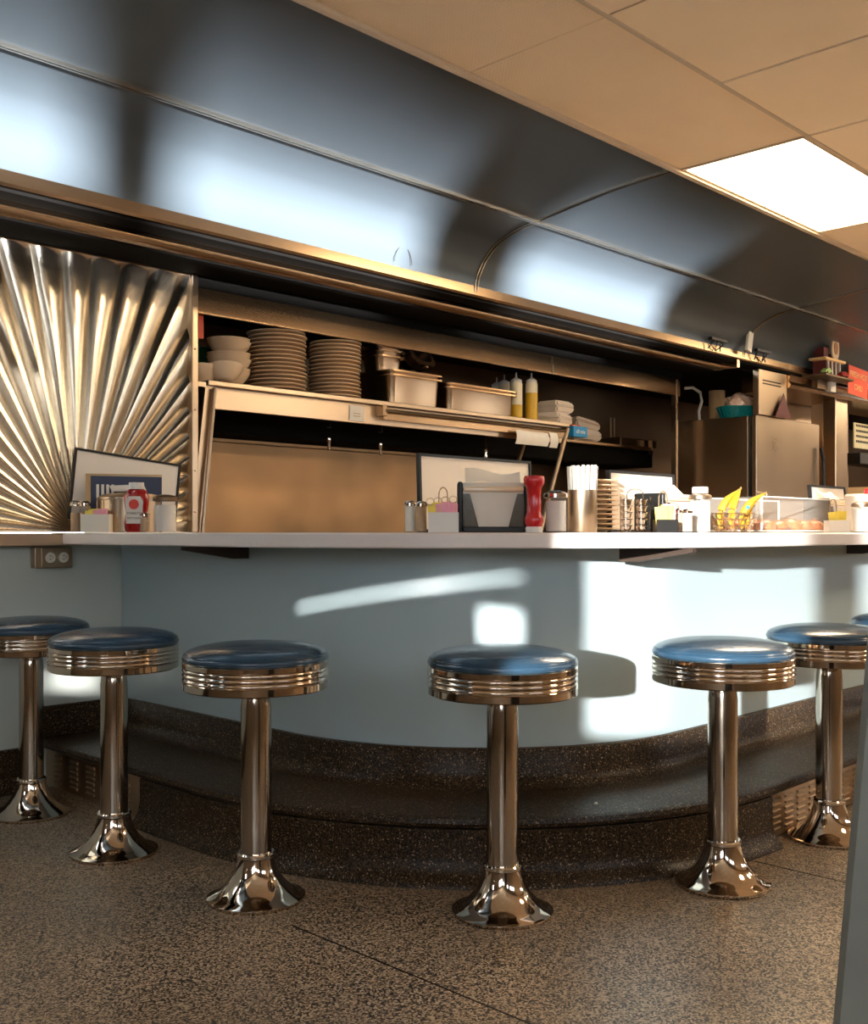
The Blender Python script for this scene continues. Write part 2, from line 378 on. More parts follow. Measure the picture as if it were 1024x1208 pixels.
for sx in SX:                                        # vertical double strips
    for dx in (-.012, .006):
        pr = [(y, CZ+z) for y, z in up+lo[1:]]; b = B()
        extrude_x(b, [(y-.004, z-.006) for y, z in pr]+[(y+.008, z+.012) for y, z in reversed(pr)], sx+dx, sx+dx+.006); obj('seam_strip', b, 'seam', cv)
b = B()
for q in (0, .012): box(b, XL, XR, 2.880+q, 2.886+q, CZ+1.333-q*.1, CZ+1.35)
obj('seam_strip', b, 'seam', cv)
# hood mouldings running under the cove
def trim_run(nm, prof, cuts, m):
    b = B(); extrude_x(b, [(y, CZ+z) for y, z in prof], XL, cuts[0]-.001); root = struct(obj(nm, b, m, smooth=35))
    for x0, x1 in zip(cuts, cuts[1:]):
        b = B(); extrude_x(b, [(y, CZ+z) for y, z in prof], x0+.001, x1-.001); obj('moulding_section', b, m, root, smooth=35)
    return root
XJ, _ = onY(593, 3.24)
trim_run('trim_1', [(3.235, 1.133), (3.235, 1.078), (3.245, 1.070), (3.36, 1.066), (3.36, 1.10), (3.30, 1.133)], [XJ, 6.6, 9.0, XR], 'steel_h')
band = [(3.34, 1.075)]+[(3.37-.035*math.cos(a), 1.038+.022*math.sin(a)) for a in [math.radians(q) for q in range(30, -100, -15)]]+[(3.42, 1.020), (3.42, 1.075)]
XE, _ = onY(845, 3.40)
trim_run('trim_2', band, [onY(585, 3.34)[0], XE], 'steel_h')
b = B(); box(b, XL, XR, 3.42, YK, CZ+1.062, CZ+1.085); struct(obj('ceiling_soffit', b, 'matblack')).name = 'ceiling_soffit'  # dark band below the mouldings put into the soffit's black colour
b = B(); box(b, XL, XR, 3.250, 3.336, CZ+1.055, CZ+1.0655); struct(obj('shade_strip_1', b, 'matblack'))  # black strip added as the shade under the upper moulding
b = B(); box(b, XL, XE-.04, 3.395, 3.43, CZ+1.012, CZ+1.020); struct(obj('shade_strip_2', b, 'matblack'))  # second added strip, painted shade below the rounded band
# short return of the moulding at its right end
b = B(); box(b, XE-.03, XE, 3.24, 3.34, CZ+1.02, CZ+1.066); struct(obj('trim_3', b, 'steel_h'))
# kitchen back wall
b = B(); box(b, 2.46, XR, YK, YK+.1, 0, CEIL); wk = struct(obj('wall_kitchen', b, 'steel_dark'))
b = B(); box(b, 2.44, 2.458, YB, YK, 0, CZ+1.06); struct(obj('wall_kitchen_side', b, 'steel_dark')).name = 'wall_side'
b = B(); box(b, 2.70, 5.25, YK-.20, YK-.16, 0, CZ+.445, bev=.004); box(b, 2.70, 5.25, YK-.215, YK-.16, CZ+.445, CZ+.46)
tag(obj('backsplash', b, 'splash'), 'wide brown steel backsplash behind the counter under the shelf', 'backsplash')
# ------------------------------------------------------------------ sunburst panel
t = thing('sunburst_panel', 'pressed steel sunburst wall panel with radiating pleats on the left', 'wall panel', (1.955, YB, CZ+.004))
SXL, SXR, SH = -.52, .487, 1.056
def ray_len(a):
    c, s = math.cos(a), math.sin(a); r = 9
    if c > 1e-6: r = min(r, SXR/c)
    if c < -1e-6: r = min(r, SXL/c)
    if s > 1e-6: r = min(r, SH/s)
    return r
NP = 27
corner = [math.atan2(SH, SXR), math.atan2(SH, SXL)]
b = B(); box(b, SXL, SXR, -.004, 0, -.004, SH+.004); obj('backing_sheet', b, 'steel', t)
for i in range(NP):
    a0, a1 = PI*i/NP, PI*(i+1)/NP; NT = 8; NR = 7
    ts = [k/NT for k in range(NT+1)]
    for c in corner:
        if a0 < c < a1: ts.append((c-a0)/(a1-a0))
    ts = sorted(set(ts)); b = B(); grid = []
    for tt in ts:
        a = a0+(a1-a0)*tt; R = ray_len(a); row = []
        for k in range(NR+1):
            f = k/NR; r = .02+(R-.02)*f
            amp = min(.024, .006+.026*r)
            u = tt
            h = amp*(math.sin(PI*min(1, u*.62+.0))**1.0 if u < .8065 else math.sin(PI*.5)*(1-(u-.8065)/.1935))
            row.append(b.verts.new((r*math.cos(a), -.005-h, r*math.sin(a))))
        grid.append(row)
    for r0, r1 in zip(grid, grid[1:]):
        for k in range(NR): b.faces.new((r0[k], r0[k+1], r1[k+1], r1[k]))
    obj('pleat', b, 'sunburst', t, smooth=40)
b = B(); box(b, SXR-.002, SXR+.028, -.045, .0, -.004, SH+.004, bev=.004); box(b, SXL, SXR, -.03, 0, SH-.004, SH+.005); obj('edge_strip', b, 'steel', t)
for z in (.08, .25, .5, .75, .97): b = B(); lathe(b, [(.005, 0), (.004, .003), (0, .004)], 8, M4=Matrix.Translation((SXR+.013, -.045, z)) @ Matrix.Rotation(PI/2, 4, 'X')); obj('rivet', b, 'steel', t)
# ledge under the panel and lower wall parts
b = B(); box(b, XL, 1.93, YB-.10, YB-.001, CZ-.05, CZ-.004, bev=.003); tag(obj('wall_ledge', b, 'steel'), 'narrow steel ledge on the left wall below the sunburst panel', 'ledge')
b = B(); box(b, XL, 1.78, YB-.022, YB-.001, 0, .165, bev=.004); struct(obj('baseboard_back', b, 'plinth'))
# outlet
x, d = onY(60, YB)
t = thing('wall_outlet', 'double electrical outlet in a steel box on left wall under the ledge', 'outlet', (x, YB, Z(657.5, d)))
b = B(); box(b, -.078, .068, -.035, -.001, -.039, .039, bev=.002); obj('outlet_box', b, 'steel', t)
b = B(); box(b, -.055, .066, -.040, -.035, -.036, .036, bev=.0015); fp = obj('cover_plate', b, 'steel', t)
for q in (-.022, .030):
    b = B(); lathe(b, [(.0195, 0), (.0195, .003), (.017, .004)], 20, M4=Matrix.Translation((q, -.040, 0)) @ Matrix.Rotation(PI/2, 4, 'X')); so = obj('socket', b, 'ivory', t)
    b = B()
    for s in (-.006, .006): box(b, q-.005, q+.003, -.0455, -.044, s-.001, s+.001)
    box(b, q+.007, q+.010, -.0455, -.044, -.0015, .0015); obj('slot', b, 'ink', so)
# ------------------------------------------------------------------ counter
CX, CY = 3.03, 2.73
def ring(R, yend=YB, xend=8.6, n=40, y_start=None, x_stop=None):
    pts = [(CX-R, yend), (CX-R, CY)] if yend > CY else []
    if not pts: pts = [(CX-R, CY)]
    for i in range(1, n): a = PI+PI/2*i/n; pts.append((CX+R*math.cos(a), CY+R*math.sin(a)))
    pts.append((CX, CY-R)); pts.append((xend, CY-R)); return pts
def sweep(bm, prof, yend=YB, xend=8.6):
    rows = [ring(R, yend, xend) for R, z in prof]; n = len(rows[0]); V = []
    for (R, z), row in zip(prof, rows): V.append([bm.verts.new((x, y, z)) for x, y in row])
    m = len(V)
    for i in range(m):
        A, Bv = V[i], V[(i+1) % m]
        for k in range(n-1): bm.faces.new((A[k], A[k+1], Bv[k+1], Bv[k]))
    bm.faces.new([v[0] for v in V]); bm.faces.new([v[-1] for v in reversed(V)])
cnt = thing('counter', 'curved pale blue counter front with rounded corner behind the stools', 'counter', (CX, CY, 0))
def rel(o, root): o.parent = root; o.location = -root.location; return o
b = B(); sweep(b, [(.885, .28), (.885, CZ-.045), (.865, CZ-.045), (.865, .28)], YB-.002); rel(obj('front_panel', b, 'panel', smooth=30), cnt)
def bracket(ang=None, y=None, x=None):
    b = B(); prism(b, [(0, 0), (.25, 0), (.25, -.012), (.06, -.042), (0, -.042)], -.012, .012, M4=Matrix.Rotation(PI/2, 4, 'X'))
    if y is not None: M4 = Matrix.Translation((CX-.885, y, CZ-.046)) @ Matrix.Rotation(PI, 4, 'Z')
    else: M4 = Matrix.Translation((x, CY-.885, CZ-.046)) @ Matrix.Rotation(-PI/2, 4, 'Z')
    bmesh.ops.transform(b, matrix=M4, verts=b.verts); rel(obj('bracket', b, 'bracket'), cnt)
bracket(y=3.25-.28); bracket(x=onY(775, 1.72)[0]+.0); bracket(x=4.35); bracket(x=5.4)
ctop = B(); sweep(ctop, [(1.175, CZ-.044), (1.178, CZ-.04), (1.178, CZ-.006), (1.172, CZ-.001), (.50, CZ-.001), (.50, CZ-.044)], YB-.002)
tag(obj('countertop', ctop, 'counter', smooth=30), 'long pale countertop curving around the corner with items on it', 'countertop')
# terrazzo plinth
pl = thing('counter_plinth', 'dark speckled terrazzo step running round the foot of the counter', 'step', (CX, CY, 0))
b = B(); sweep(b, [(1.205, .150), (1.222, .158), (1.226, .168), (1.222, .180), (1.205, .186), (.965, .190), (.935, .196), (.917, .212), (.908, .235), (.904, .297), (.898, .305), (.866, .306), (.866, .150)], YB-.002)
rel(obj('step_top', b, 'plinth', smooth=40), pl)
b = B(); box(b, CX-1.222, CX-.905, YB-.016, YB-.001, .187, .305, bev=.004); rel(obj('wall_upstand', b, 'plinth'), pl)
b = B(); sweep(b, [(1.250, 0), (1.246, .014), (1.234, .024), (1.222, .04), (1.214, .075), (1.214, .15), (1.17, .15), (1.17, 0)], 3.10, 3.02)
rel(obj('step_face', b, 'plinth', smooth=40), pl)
def louver_mesh():
    b = B(); n = 6; rows = []
    for k in range(n+1):
        a = PI*k/n; rows.append([b.verts.new((s, -.006*math.sin(a) if k else 0, .005*math.cos(a))) for s in (-.027, .027)])
    for r0, r1 in zip(rows, rows[1:]): b.faces.new((r0[0], r0[1], r1[1], r1[0]))
    b.faces.new([r[0] for r in rows]); b.faces.new([r[1] for r in reversed(rows)])
    me = bpy.data.meshes.new('louver'); b.to_mesh(me); b.free(); me.materials.append(M['steel']); return me
LV = louver_mesh()
def vent(x, y, rot, length, cols, c0, pitch):
    v = bpy.data.objects.new('vent_panel', None)
    b = B(); box(b, 0, length, 0, .012, 0, .135, bev=.002)
    v = obj('vent_panel', b, 'steel'); v.parent = pl; v.location = (x-CX, y-CY, .012); v.rotation_euler = (0, 0, rot)
    for c in range(cols):
        for r in range(6): share('louver', LV, v, (c0+pitch*c, -.0005, .022+.0185*r))
vent(CX-1.195, YB-.002, -PI/2, .69, 5, .10, .12)
vent(3.03, CY-1.195, 0, 2.4, 9, .06, .085)
# ------------------------------------------------------------------ stools
def make_stool(label, loc):
    t = thing('bar_stool', label, 'stool', loc, 0, 'chrome bar stools along the counter')
    b = B(); lathe(b, [(0, 0), (.124, 0), (.127, .004), (.127, .010), (.121, .014), (.108, .019), (.090, .030), (.072, .049), (.058, .072), (.050, .096), (.047, .112), (.0, .112)], 56); obj('base', b, 'chrome', t, 40)
    b = B(); lathe(b, [(0, .110), (.047, .110), (.049, .113), (.049, .120), (.046, .124), (0, .124)], 40); obj('collar', b, 'chrome', t, 30)
    b = B(); lathe(b, [(.0, .122), (.040, .122), (.0395, .50), (.036, .53), (.031, .547), (0, .547)], 40); obj('column', b, 'chrome_col', t, 40)
    prof = [(0, .546), (.165, .546), (.183, .547), (.187, .550), (.187, .566)]
    for k in range(3):
        z0 = .567+k*.0125
        prof += [(.1845, z0)]+[(.1845+.0042*math.sin(PI*q/6), z0+.0005+.0115*q/6) for q in range(1, 6)]
    prof += [(.1845, .6045), (.188, .606), (.188, .617), (.184, .620), (0, .620)]
    b = B(); lathe(b, prof, 64); obj('seat_band', b, 'chrome', t, 35)
    b = B(); lathe(b, [(0, .619), (.183, .619), (.187, .623), (.188, .628), (.186, .633), (.180, .637), (.181, .640), (.174, .646), (.155, .653), (.12, .660), (.06, .665), (0, .666)], 64); obj('cushion', b, 'vinyl', t, 50)
    b = B(); tube(b, [(.182*math.cos(2*PI*k/48), .182*math.sin(2*PI*k/48), .6365) for k in range(49)], .0028, 6); obj('piping', b, 'vinyl', t, 50)
    return t
ST = [(1.628, 3.476, 'leftmost chrome stool with near-black seat against the left wall'),
      (1.604, 2.883, 'second stool from the left with dark blue seat beside the louvred vent'),
      (1.660, 2.258, 'third stool from the left with a blue seat before the dark curved step'),
      (2.030, 1.735, 'middle stool with blue seat standing nearest at the counter corner'),
      (2.606, 1.447, 'blue-seated stool just right of the counter corner, fifth from the left'),
      (3.229, 1.428, 'sixth stool from the left, beside the right louvred vent'),
      (3.870, 1.428, 'rightmost stool mostly cut off by the right picture edge')]
s0 = None
for i, (x, y, lab) in enumerate(ST):
    if s0 is None: s0 = make_stool(lab, (x, y, 0))
    else: dup(s0, (x, y, 0), rot=.7*i, label=lab)
# ------------------------------------------------------------------ kitchen shelf unit
SZ = CZ+.633; SY = 3.75
xs0 = onY(246, SY)[0]; xs1 = onY(672, SY)[0]
t = thing('steel_shelf', 'long steel pass shelf stacked with plates and pans', 'shelf', (xs0, SY, SZ)); L = xs1-xs0
b = B(); box(b, 0, L, 0, .44, -.022, 0, bev=.003); obj('shelf_board', b, 'steel', t)
b = B(); box(b, .02, L-.04, .03, .045, -.115, -.022, bev=.002); obj('apron', b, 'steel', t)
b = B(); prism(b, [(-.0, 0), (.05, 0), (-.045+.03, -.62), (-.075, -.62)], 0, .38, M4=Matrix.Translation((0, .40, -.02)) @ Matrix.Rotation(PI/2, 4, 'X')); obj('side_panel', b, 'steel', t)
b = B(); tube(b, [(.035, .006, -.03), (-.03, .0, -.64)], .009, 8); obj('edge_rail', b, 'steel', t)
xr0, _ = onY(452, SY); xr1, _ = onY(664, SY)
b = B(); tube(b, [(xr0-xs0, -.012, -.048), (xr1-xs0, -.012, -.048)], .011, 10); box(b, xr0-xs0-.02, xr0-xs0+.01, -.02, .03, -.075, -.022, bev=.002); box(b, xr0-xs0, xr1-xs0, -.004, .03, -.09, -.06); obj('ticket_rail', b, 'steel_h', t)
b = B(); tube(b, [(L-.02, .0, -.03), (L-.25, .02, -.63)], .014, 10); obj('strut', b, 'steel', t)
b = B(); tube(b, [(L-.02, .30, -.03), (L-.25, .34, -.63)], .014, 10); obj('strut', b, 'steel_dark', t)
x, d = onY(421, SY+.026); b = B(); box(b, x-.045, x+.045, SY+.026, SY+.0285, Z(496.5, d), Z(479, d)); nt_ = obj('paper_note', b, 'paper'); tag(nt_, 'small cream paper note taped to the shelf front', 'note')
for zz in (488, 491): 
    b = B(); box(b, x-.02, x+.022, SY+.025, SY+.0262, Z(zz, d)-.002, Z(zz, d)+.002); obj('note_lines', b, 'tan', nt_)
# order tickets hanging on the rail
x, d = onY(630, SY-.03)
for (p0, p1, lab, n) in ((608, 646, 'white paper order slip hanging from the ticket rail', 0), (648, 657, 'narrow folded slip at the right end of ticket rail', 1)):
    xa, da = onY(p0, SY-.03); xb, db = onY(p1, SY-.03)
    b = B(); N_ = 6; pts = []
    for k in range(N_+1):
        u = k/N_; pts.append((SY-.03-.012*math.sin(u*PI), Z(507 if n == 0 else 510, da)-(.075 if n == 0 else .085)*u))
    extrude_x(b, pts+[(y+.002, z) for y, z in reversed(pts)], xa, xb); tag(obj('order_slip', b, 'paper', smooth=40), lab, 'paper slip')
# equipment hood under the shelf
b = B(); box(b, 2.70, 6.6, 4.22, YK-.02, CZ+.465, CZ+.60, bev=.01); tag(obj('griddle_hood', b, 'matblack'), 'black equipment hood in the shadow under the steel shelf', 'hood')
x1, d1 = onY(388, 3.98); x2, d2 = onY(449, 3.98)
t = thing('heat_lamp_bar', 'dark bar under the shelf with two small chrome tips', 'fixture', (x1, 3.98, CZ))
b = B(); tube(b, [(0, 0, .51), (0, 0, .565), (x2-x1, 0, .565), (x2-x1, 0, .51)], .012, 8); obj('bar', b, 'black', t)
b = B(); tube(b, [(.05, -.014, .57), (x2-x1-.02, -.014, .57)], .002, 6); obj('wire', b, 'chrome', t)
for xx, dd, py in ((0, d1, 524), (x2-x1, d2, 530)):
    b = B(); lathe(b, [(0, -.03), (.006, -.03), (.009, -.02), (.007, 0), (.010, .012), (.010, .03), (0, .03)], 12, cx=xx, cz=(628-py)/FPX*dd); obj('tip', b, 'chrome', t, 40)
x, d = onY(573, 3.98); b = B(); lathe(b, [(0, -.035), (.007, -.035), (.011, -.02), (.008, 0), (.011, .02), (.004, .03), (.004, .09), (0, .09)], 12, cx=x, cy=3.98, cz=Z(535, d)); tag(obj('small_faucet_tip', b, 'chrome', smooth=40), 'single small chrome tip hanging above the white framed board', 'fixture')
# fascia above the shelf
cuts = [onY(223, YB)[0], onY(649, YB)[0], onY(760, YB)[0], 6.25]
fa = thing('steel_fascia', 'brushed steel fascia strip above the shelf opening', 'fascia', (cuts[0], YB, CZ+.91))
for a, c in zip(cuts, cuts[1:]):
    b = B(); box(b, a-cuts[0]+.002, c-cuts[0]-.002, -.018, 0, 0, .105, bev=.002); obj('fascia_panel', b, 'steel_h', fa)
b = B(); box(b, 0, 6.25-cuts[0], -.03, 0, .105, .15); obj('top_channel', b, 'matblack', fa)
b = B(); box(b, cuts[1]-cuts[0]-.006, cuts[1]-cuts[0]+.006, -.022, -.018, .0, .105); obj('joint_strip', b, 'seam', fa)
xp, _ = onY(796, YB); b = B(); box(b, xp-.012, xp+.012, YB-.02, YB+.02, 0, CZ+1.06, bev=.003); tag(obj('steel_post', b, 'steel'), 'thin vertical steel post left of the refrigerator', 'post')
# second shelf
xa, _ = onY(660, 4.15); xb, _ = onY(770, 4.15)
t = thing('wall_shelf', 'shorter narrow steel shelf behind the foam boxes', 'shelf', (xa, 4.15, CZ+.60))
b = B(); box(b, 0, xb-xa, 0, .40, -.02, 0, bev=.003); obj('shelf_board', b, 'steel', t); b = B(); box(b, xb-xa-.01, xb-xa+.005, -.004, .03, -.05, .05); obj('end_bracket', b, 'steel', t)
x, d = onY(744, 4.28); b = B(); box(b, x-.24, x+.22, 4.2, 4.42, CZ+.603, CZ+.66, bev=.006); tag(obj('dark_tray', b, 'steel_dark'), 'dark shallow tray on the shorter shelf at its right end', 'tray')
for q, lab in ((-.0, 'left one of two thin upright rods behind the dark tray'), (.045, 'right one of two thin upright rods behind the dark tray')):
    b = B(); tube(b, [(x+q, 4.45, CZ+.602), (x+q, 4.45, CZ+.83)], .006, 8); tag(obj('upright_rod', b, 'steel'), lab, 'rod')
# plates
b = B(); lathe(b, [(0, .0), (.062, .0), (.066, .004), (.100, .0080), (.124, .0100), (.1305, .0108), (.1325, .0128), (.1315, .0152), (.127, .0158), (.080, .008), (0, .006)], 48)
PM = obj('dinner_plate', b, 'cream', smooth=50); pme = PM.data; bpy.data.objects.remove(PM)
def stack(n, x, y, z0, pitch, s, which):
    for k in range(n):
        o = share('dinner_plate', pme, None, (x+random.uniform(-.004, .004), y+random.uniform(-.004, .004), z0+k*pitch+.0005), (0, 0, 0), (s, s, 1))
        tag(o, 'cream dinner plate, %s in the %s' % (nth(n-1-k, n), which), 'plate', 'dinner plates stacked on the steel shelf')
stack(15, 2.98, 3.895, SZ, .0182, 1.02, 'left stack of plates')
stack(15, 3.33, 3.90, SZ, .0182, .95, 'right stack of plates')
stack(11, *P(701, 3.60), CZ, .0160, .62, 'low stack behind the straw holder')
for o in list(COL.objects):
    if o.get('label', '').endswith('straw holder') and o.name.startswith('dinner_plate'):
        o['group'] = 'saucers stacked on the counter'; o['label'] = o['label'].replace('dinner plate', 'saucer'); o['category'] = 'saucer'; o.name = 'saucer'
b = B(); lathe(b, [(0, 0), (.038, 0), (.042, .003), (.062, .018), (.082, .040), (.094, .062), (.096, .066), (.092, .066), (.076, .040), (.05, .014), (0, .008)], 40)
BM_ = obj('bowl', b, 'cream', smooth=50); bme = BM_.data; bpy.data.objects.remove(BM_)
for k, (dz, lab) in enumerate(((0, 'lowest'), (.014, 'second lowest'), (.055, 'third from bottom'), (.070, 'fourth from bottom'), (.084, 'fifth from bottom'), (.132, 'second from top'), (.146, 'topmost'))):
    tag(share('bowl', bme, None, (2.725+.003*(k % 3), 3.91, SZ+.001+dz)), 'cream soup bowl, %s of the stack left of the plates' % lab, 'bowl', 'cream bowls on the shelf')
x, d = onY(259, 3.86)
x1_, d_ = onY(233, 3.88)
tag(share('bowl', bme, None, (2.63, 3.80, SZ+.012), (math.radians(-12), math.radians(6), 0), (.86, .86, .9)), 'small cream bowl tilted in front of the bowl stack', 'bowl', 'cream bowls on the shelf')
b = B(); box(b, 2.46, xs0-.005, 3.76, 4.1, SZ-.03, SZ-.01); tag(obj('corner_bracket_shelf', b, 'steel'), 'small steel ledge left of the plate shelf', 'ledge')
tag(share('bowl', bme, None, (2.555, 3.87, SZ-.010), (0, 0, 0), (.9, .9, 1.3)), 'deep cream bowl at the far left end by the sunburst edge', 'bowl', 'cream bowls on the shelf')
x, d = onY(227, YB); b = B(); box(b, 2.475, 2.545, 3.83, 3.835, Z(396, d), Z(371, d)+.01, bev=.001); tag(obj('red_tag', b, 'redsign'), 'small pinkish red tag at the upper left of the shelf', 'tag')
b = B(); box(b, 2.462, 2.60, 4.05, 4.35, SZ+.10, SZ+.29, bev=.004); box(b, 2.462, 2.60, 4.05, 4.35, SZ+.001, SZ+.02, bev=.002); tag(obj('cardboard_box', b, 'tan'), 'tan box behind the red tag', 'box')
b = B(); box(b, 2.78, 3.06, 4.22, 4.50, SZ+.15, SZ+.235, bev=.02); box(b, 2.85, 3.0, 4.3, 4.45, SZ, SZ+.15); tag(obj('green_tub', b, 'green'), 'dark green tub in the shadow behind the bowl stack', 'tub')
# hotel pans
def pan(bm, lx, ly, h, tp=.012, rim=.015, th=.004):
    def rr(x0, x1, y0, y1, r, z, n=5):
        out = []
        for cx, cy, a0 in ((x1-r, y1-r, 0), (x0+r, y1-r, PI/2), (x0+r, y0+r, PI), (x1-r, y0+r, 3*PI/2)):
            for k in range(n+1): a = a0+PI/2*k/n; out.append(bm.verts.new((cx+r*math.cos(a), cy+r*math.sin(a), z)))
        return out
    X, Y = lx/2, ly/2
    L_ = [rr(-X+tp, X-tp, -Y+tp, Y-tp, .03, .0), rr(-X+.004, X-.004, -Y+.004, Y-.004, .035, h-.012), rr(-X+.002, X-.002, -Y+.002, Y-.002, .035, h-.004),
          rr(-X-rim, X+rim, -Y-rim, Y+rim, .04, h-.008), rr(-X-rim, X+rim, -Y-rim, Y+rim, .04, h), rr(-X+.006, X-.006, -Y+.006, Y-.006, .035, h), rr(-X+tp+.004, X-tp-.004, -Y+tp+.004, Y-tp-.004, .03, .006)]
    for a, c in zip(L_, L_[1:]):
        n = len(a)
        for i in range(n): bm.faces.new((a[i], a[(i+1) % n], c[(i+1) % n], c[i]))
    bm.faces.new(list(reversed(L_[0]))); bm.faces.new(L_[-1])
b = B(); pan(b, .36, .26, .145); tag(obj('steam_pan', b, 'steel_h', smooth=40, loc=(3.775, 3.92, SZ+.001)), 'deep steel steam pan carrying smaller pans, beside the plates', 'pan')
b = B(); pan(b, .36, .26, .02, tp=.006); tag(obj('pan_lid', b, 'steel_h', smooth=40, loc=(3.775, 3.92, SZ+.1475)), 'steel lid resting on the deep steam pan', 'lid')
b = B(); pan(b, .54, .24, .125); tag(obj('steam_pan', b, 'steel_h', smooth=40, loc=(4.29, 3.92, SZ+.001)), 'long steel steam pan in the middle of the shelf', 'pan')
b = B(); pan(b, .54, .24, .018, tp=.006); tag(obj('pan_lid', b, 'steel_h', smooth=40, loc=(4.29, 3.92, SZ+.1275)), 'flat lid on the long steam pan', 'lid')
for k in range(3):
    b = B(); pan(b, .17, .15, .075); tag(obj('small_pan', b, 'steel_h', smooth=40, loc=(3.655+.004*k, 3.92, SZ+.168+.028*k+.001)), 'small steel pan, %s of three nested on the lidded pan' % ('lowest', 'middle', 'topmost')[k], 'pan', 'small nested pans')
b = B(); pan(b, .14, .10, .07); tag(obj('small_pan', b, 'steel_dark', smooth=40, loc=(3.825, 3.87, SZ+.232), rot=(math.radians(58), 0, .12)), 'small pan tipped towards the room showing its dark inside', 'pan')
b = B(); pan(b, .15, .11, .075); tag(obj('small_pan', b, 'steel_h', smooth=40, loc=(3.965, 3.93, SZ+.262), rot=(0, math.radians(-66), .1)), 'small pan standing on edge leaning right of the tipped pan', 'pan')
# squeeze bottles
def bottle(x, y, z, h, r, fill, lab, s=1):
    t = thing('squeeze_bottle', lab, 'bottle', (x, y, z), 0, 'squeeze bottles on the shelf')
    b = B(); lathe(b, [(0, 0), (r, 0), (r, h*fill), (0, h*fill)], 24); obj('oil_fill', b, 'oil', t, 40)
    b = B(); lathe(b, [(r*.98, h*fill), (r*.98, h*.97), (r*.86, h), (0, h)], 24); obj('body', b, 'clearp', t, 40)
    b = B(); lathe(b, [(r*.9, h), (r*.9, h+.014), (r*.35, h+.026), (r*.16, h+.030), (r*.10, h+.058), (0, h+.058)], 24); obj('nozzle_cap', b, 'white', t, 40)
bottle(*(onY(627, 3.87)[0], 3.87), SZ, .225, .036, .74, 'golden squeeze bottle nearly full of oil, rightmost of four')
bottle(*(onY(609, 3.90)[0], 3.90), SZ, .220, .036, .42, 'squeeze bottle less than half full of oil, third of four')
bottle(*(onY(595, 4.07)[0], 4.07), SZ, .235, .036, .30, 'pale squeeze bottle behind the long pan, second of four')
bottle(*(onY(586, 4.17)[0], 4.17), SZ, .235, .034, .30, 'brownish squeeze bottle, leftmost and farthest of four')
# foam boxes
def foam(loc, rot, lab, sx=.22, sy=.20, h=.075):
    t = thing('takeout_box', lab, 'box', loc, rot, 'foam takeout boxes on the shelf')
    for nm, z0, z1, s0, s1 in (('tray', 0, h*.48, .80, 1.0), ('box_lid', h*.52, h, 1.0, .78)):
        b = B(); v0 = [b.verts.new((a*sx/2*s0, c*sy/2*s0, z0)) for a, c in ((-1,-1),(1,-1),(1,1),(-1,1))]; v1 = [b.verts.new((a*sx/2*s1, c*sy/2*s1, z1)) for a, c in ((-1,-1),(1,-1),(1,1),(-1,1))]
        b.faces.new(list(reversed(v0))); b.faces.new(v1)
        for i in range(4): b.faces.new((v0[i], v0[(i+1) % 4], v1[(i+1) % 4], v1[i]))
        bmesh.ops.bevel(b, geom=list(b.edges), offset=.010, segments=2, affect='EDGES'); obj(nm, b, 'foam', t, 40)
x, d = onY(655, 3.92)
foam((x-.02, 3.93, SZ+.001), .25, 'foam takeout box on the shelf end, lower of two stacked'); foam((x+.03, 3.95, SZ+.078), .05, 'foam takeout box laid on another beside squeeze bottles', .20, .18)
x2_, d = onY(697, 4.22)
foam((x2_-.05, 4.27, CZ+.601), -.3, 'foam takeout box, lower one at the right on the short shelf', .24, .2, .08); foam((x2_-.06, 4.27, CZ+.685), (0, math.radians(10), -.2), 'foam takeout box slanting on top at the right', .23, .19, .07)
x, d = onY(685, 3.76)
t = thing('blue_box', 'small bright blue card box with white lettering at shelf end', 'box', (x, 3.78, Z(515.5, d)))
b = B(); box(b, -.068, .068, -.02, .02, 0, .062, bev=.002); obj('carton', b, 'blue', t); text('lettering', 'all mix', .034, 'white', t, (0, -.0215, .030), (PI/2, 0, 0))
b = B(); box(b, x-.03, x+.05, 3.80, 3.84, Z(505, d)-.008+.012, Z(505, d)+.022, bev=.001); tag(obj('red_packet', b, 'redsign'), 'tiny red packet lying on the blue box', 'packet')
b = B(); tube(b, [(x-.10, 3.79, Z(516, d)-.004), (x+.16, 3.79, Z(516, d)-.004)], .003, 6); tag(obj('thin_rail', b, 'steel'), 'thin metal rail under the blue box', 'rail')
# ------------------------------------------------------------------ refrigerator area
FX0, FX1, FY0, FY1, FZ = 6.34, 7.26, 3.28, 3.88, CZ+.752
t = thing('refrigerator', 'tall steel refrigerator standing behind the counter on the right', 'refrigerator', (FX0, FY0, 0))
b = B(); box(b, 0, FX1-FX0, .06, FY1-FY0, .05, FZ, bev=.004); obj('cabinet', b, 'steel', t)
b = B(); box(b, .02, FX1-FX0-.02, .035, .06, .08, FZ-.01); obj('gasket', b, 'black', t)
b = B(); box(b, .0, FX1-FX0, 0, .035, .08, FZ+.004, bev=.006); do = obj('door', b, 'steel', t)
b = B(); tube(b, [(FX1-FX0-.02, -.02, FZ-.16), (FX1-FX0+.0, -.03, FZ-.25), (FX1-FX0+.0, -.03, FZ-.48)], .012, 8); obj('handle', b, 'black', do)
b = B(); box(b, .02, FX1-FX0-.02, .07, FY1-FY0-.02, 0, .05); obj('foot_base', b, 'black', t)
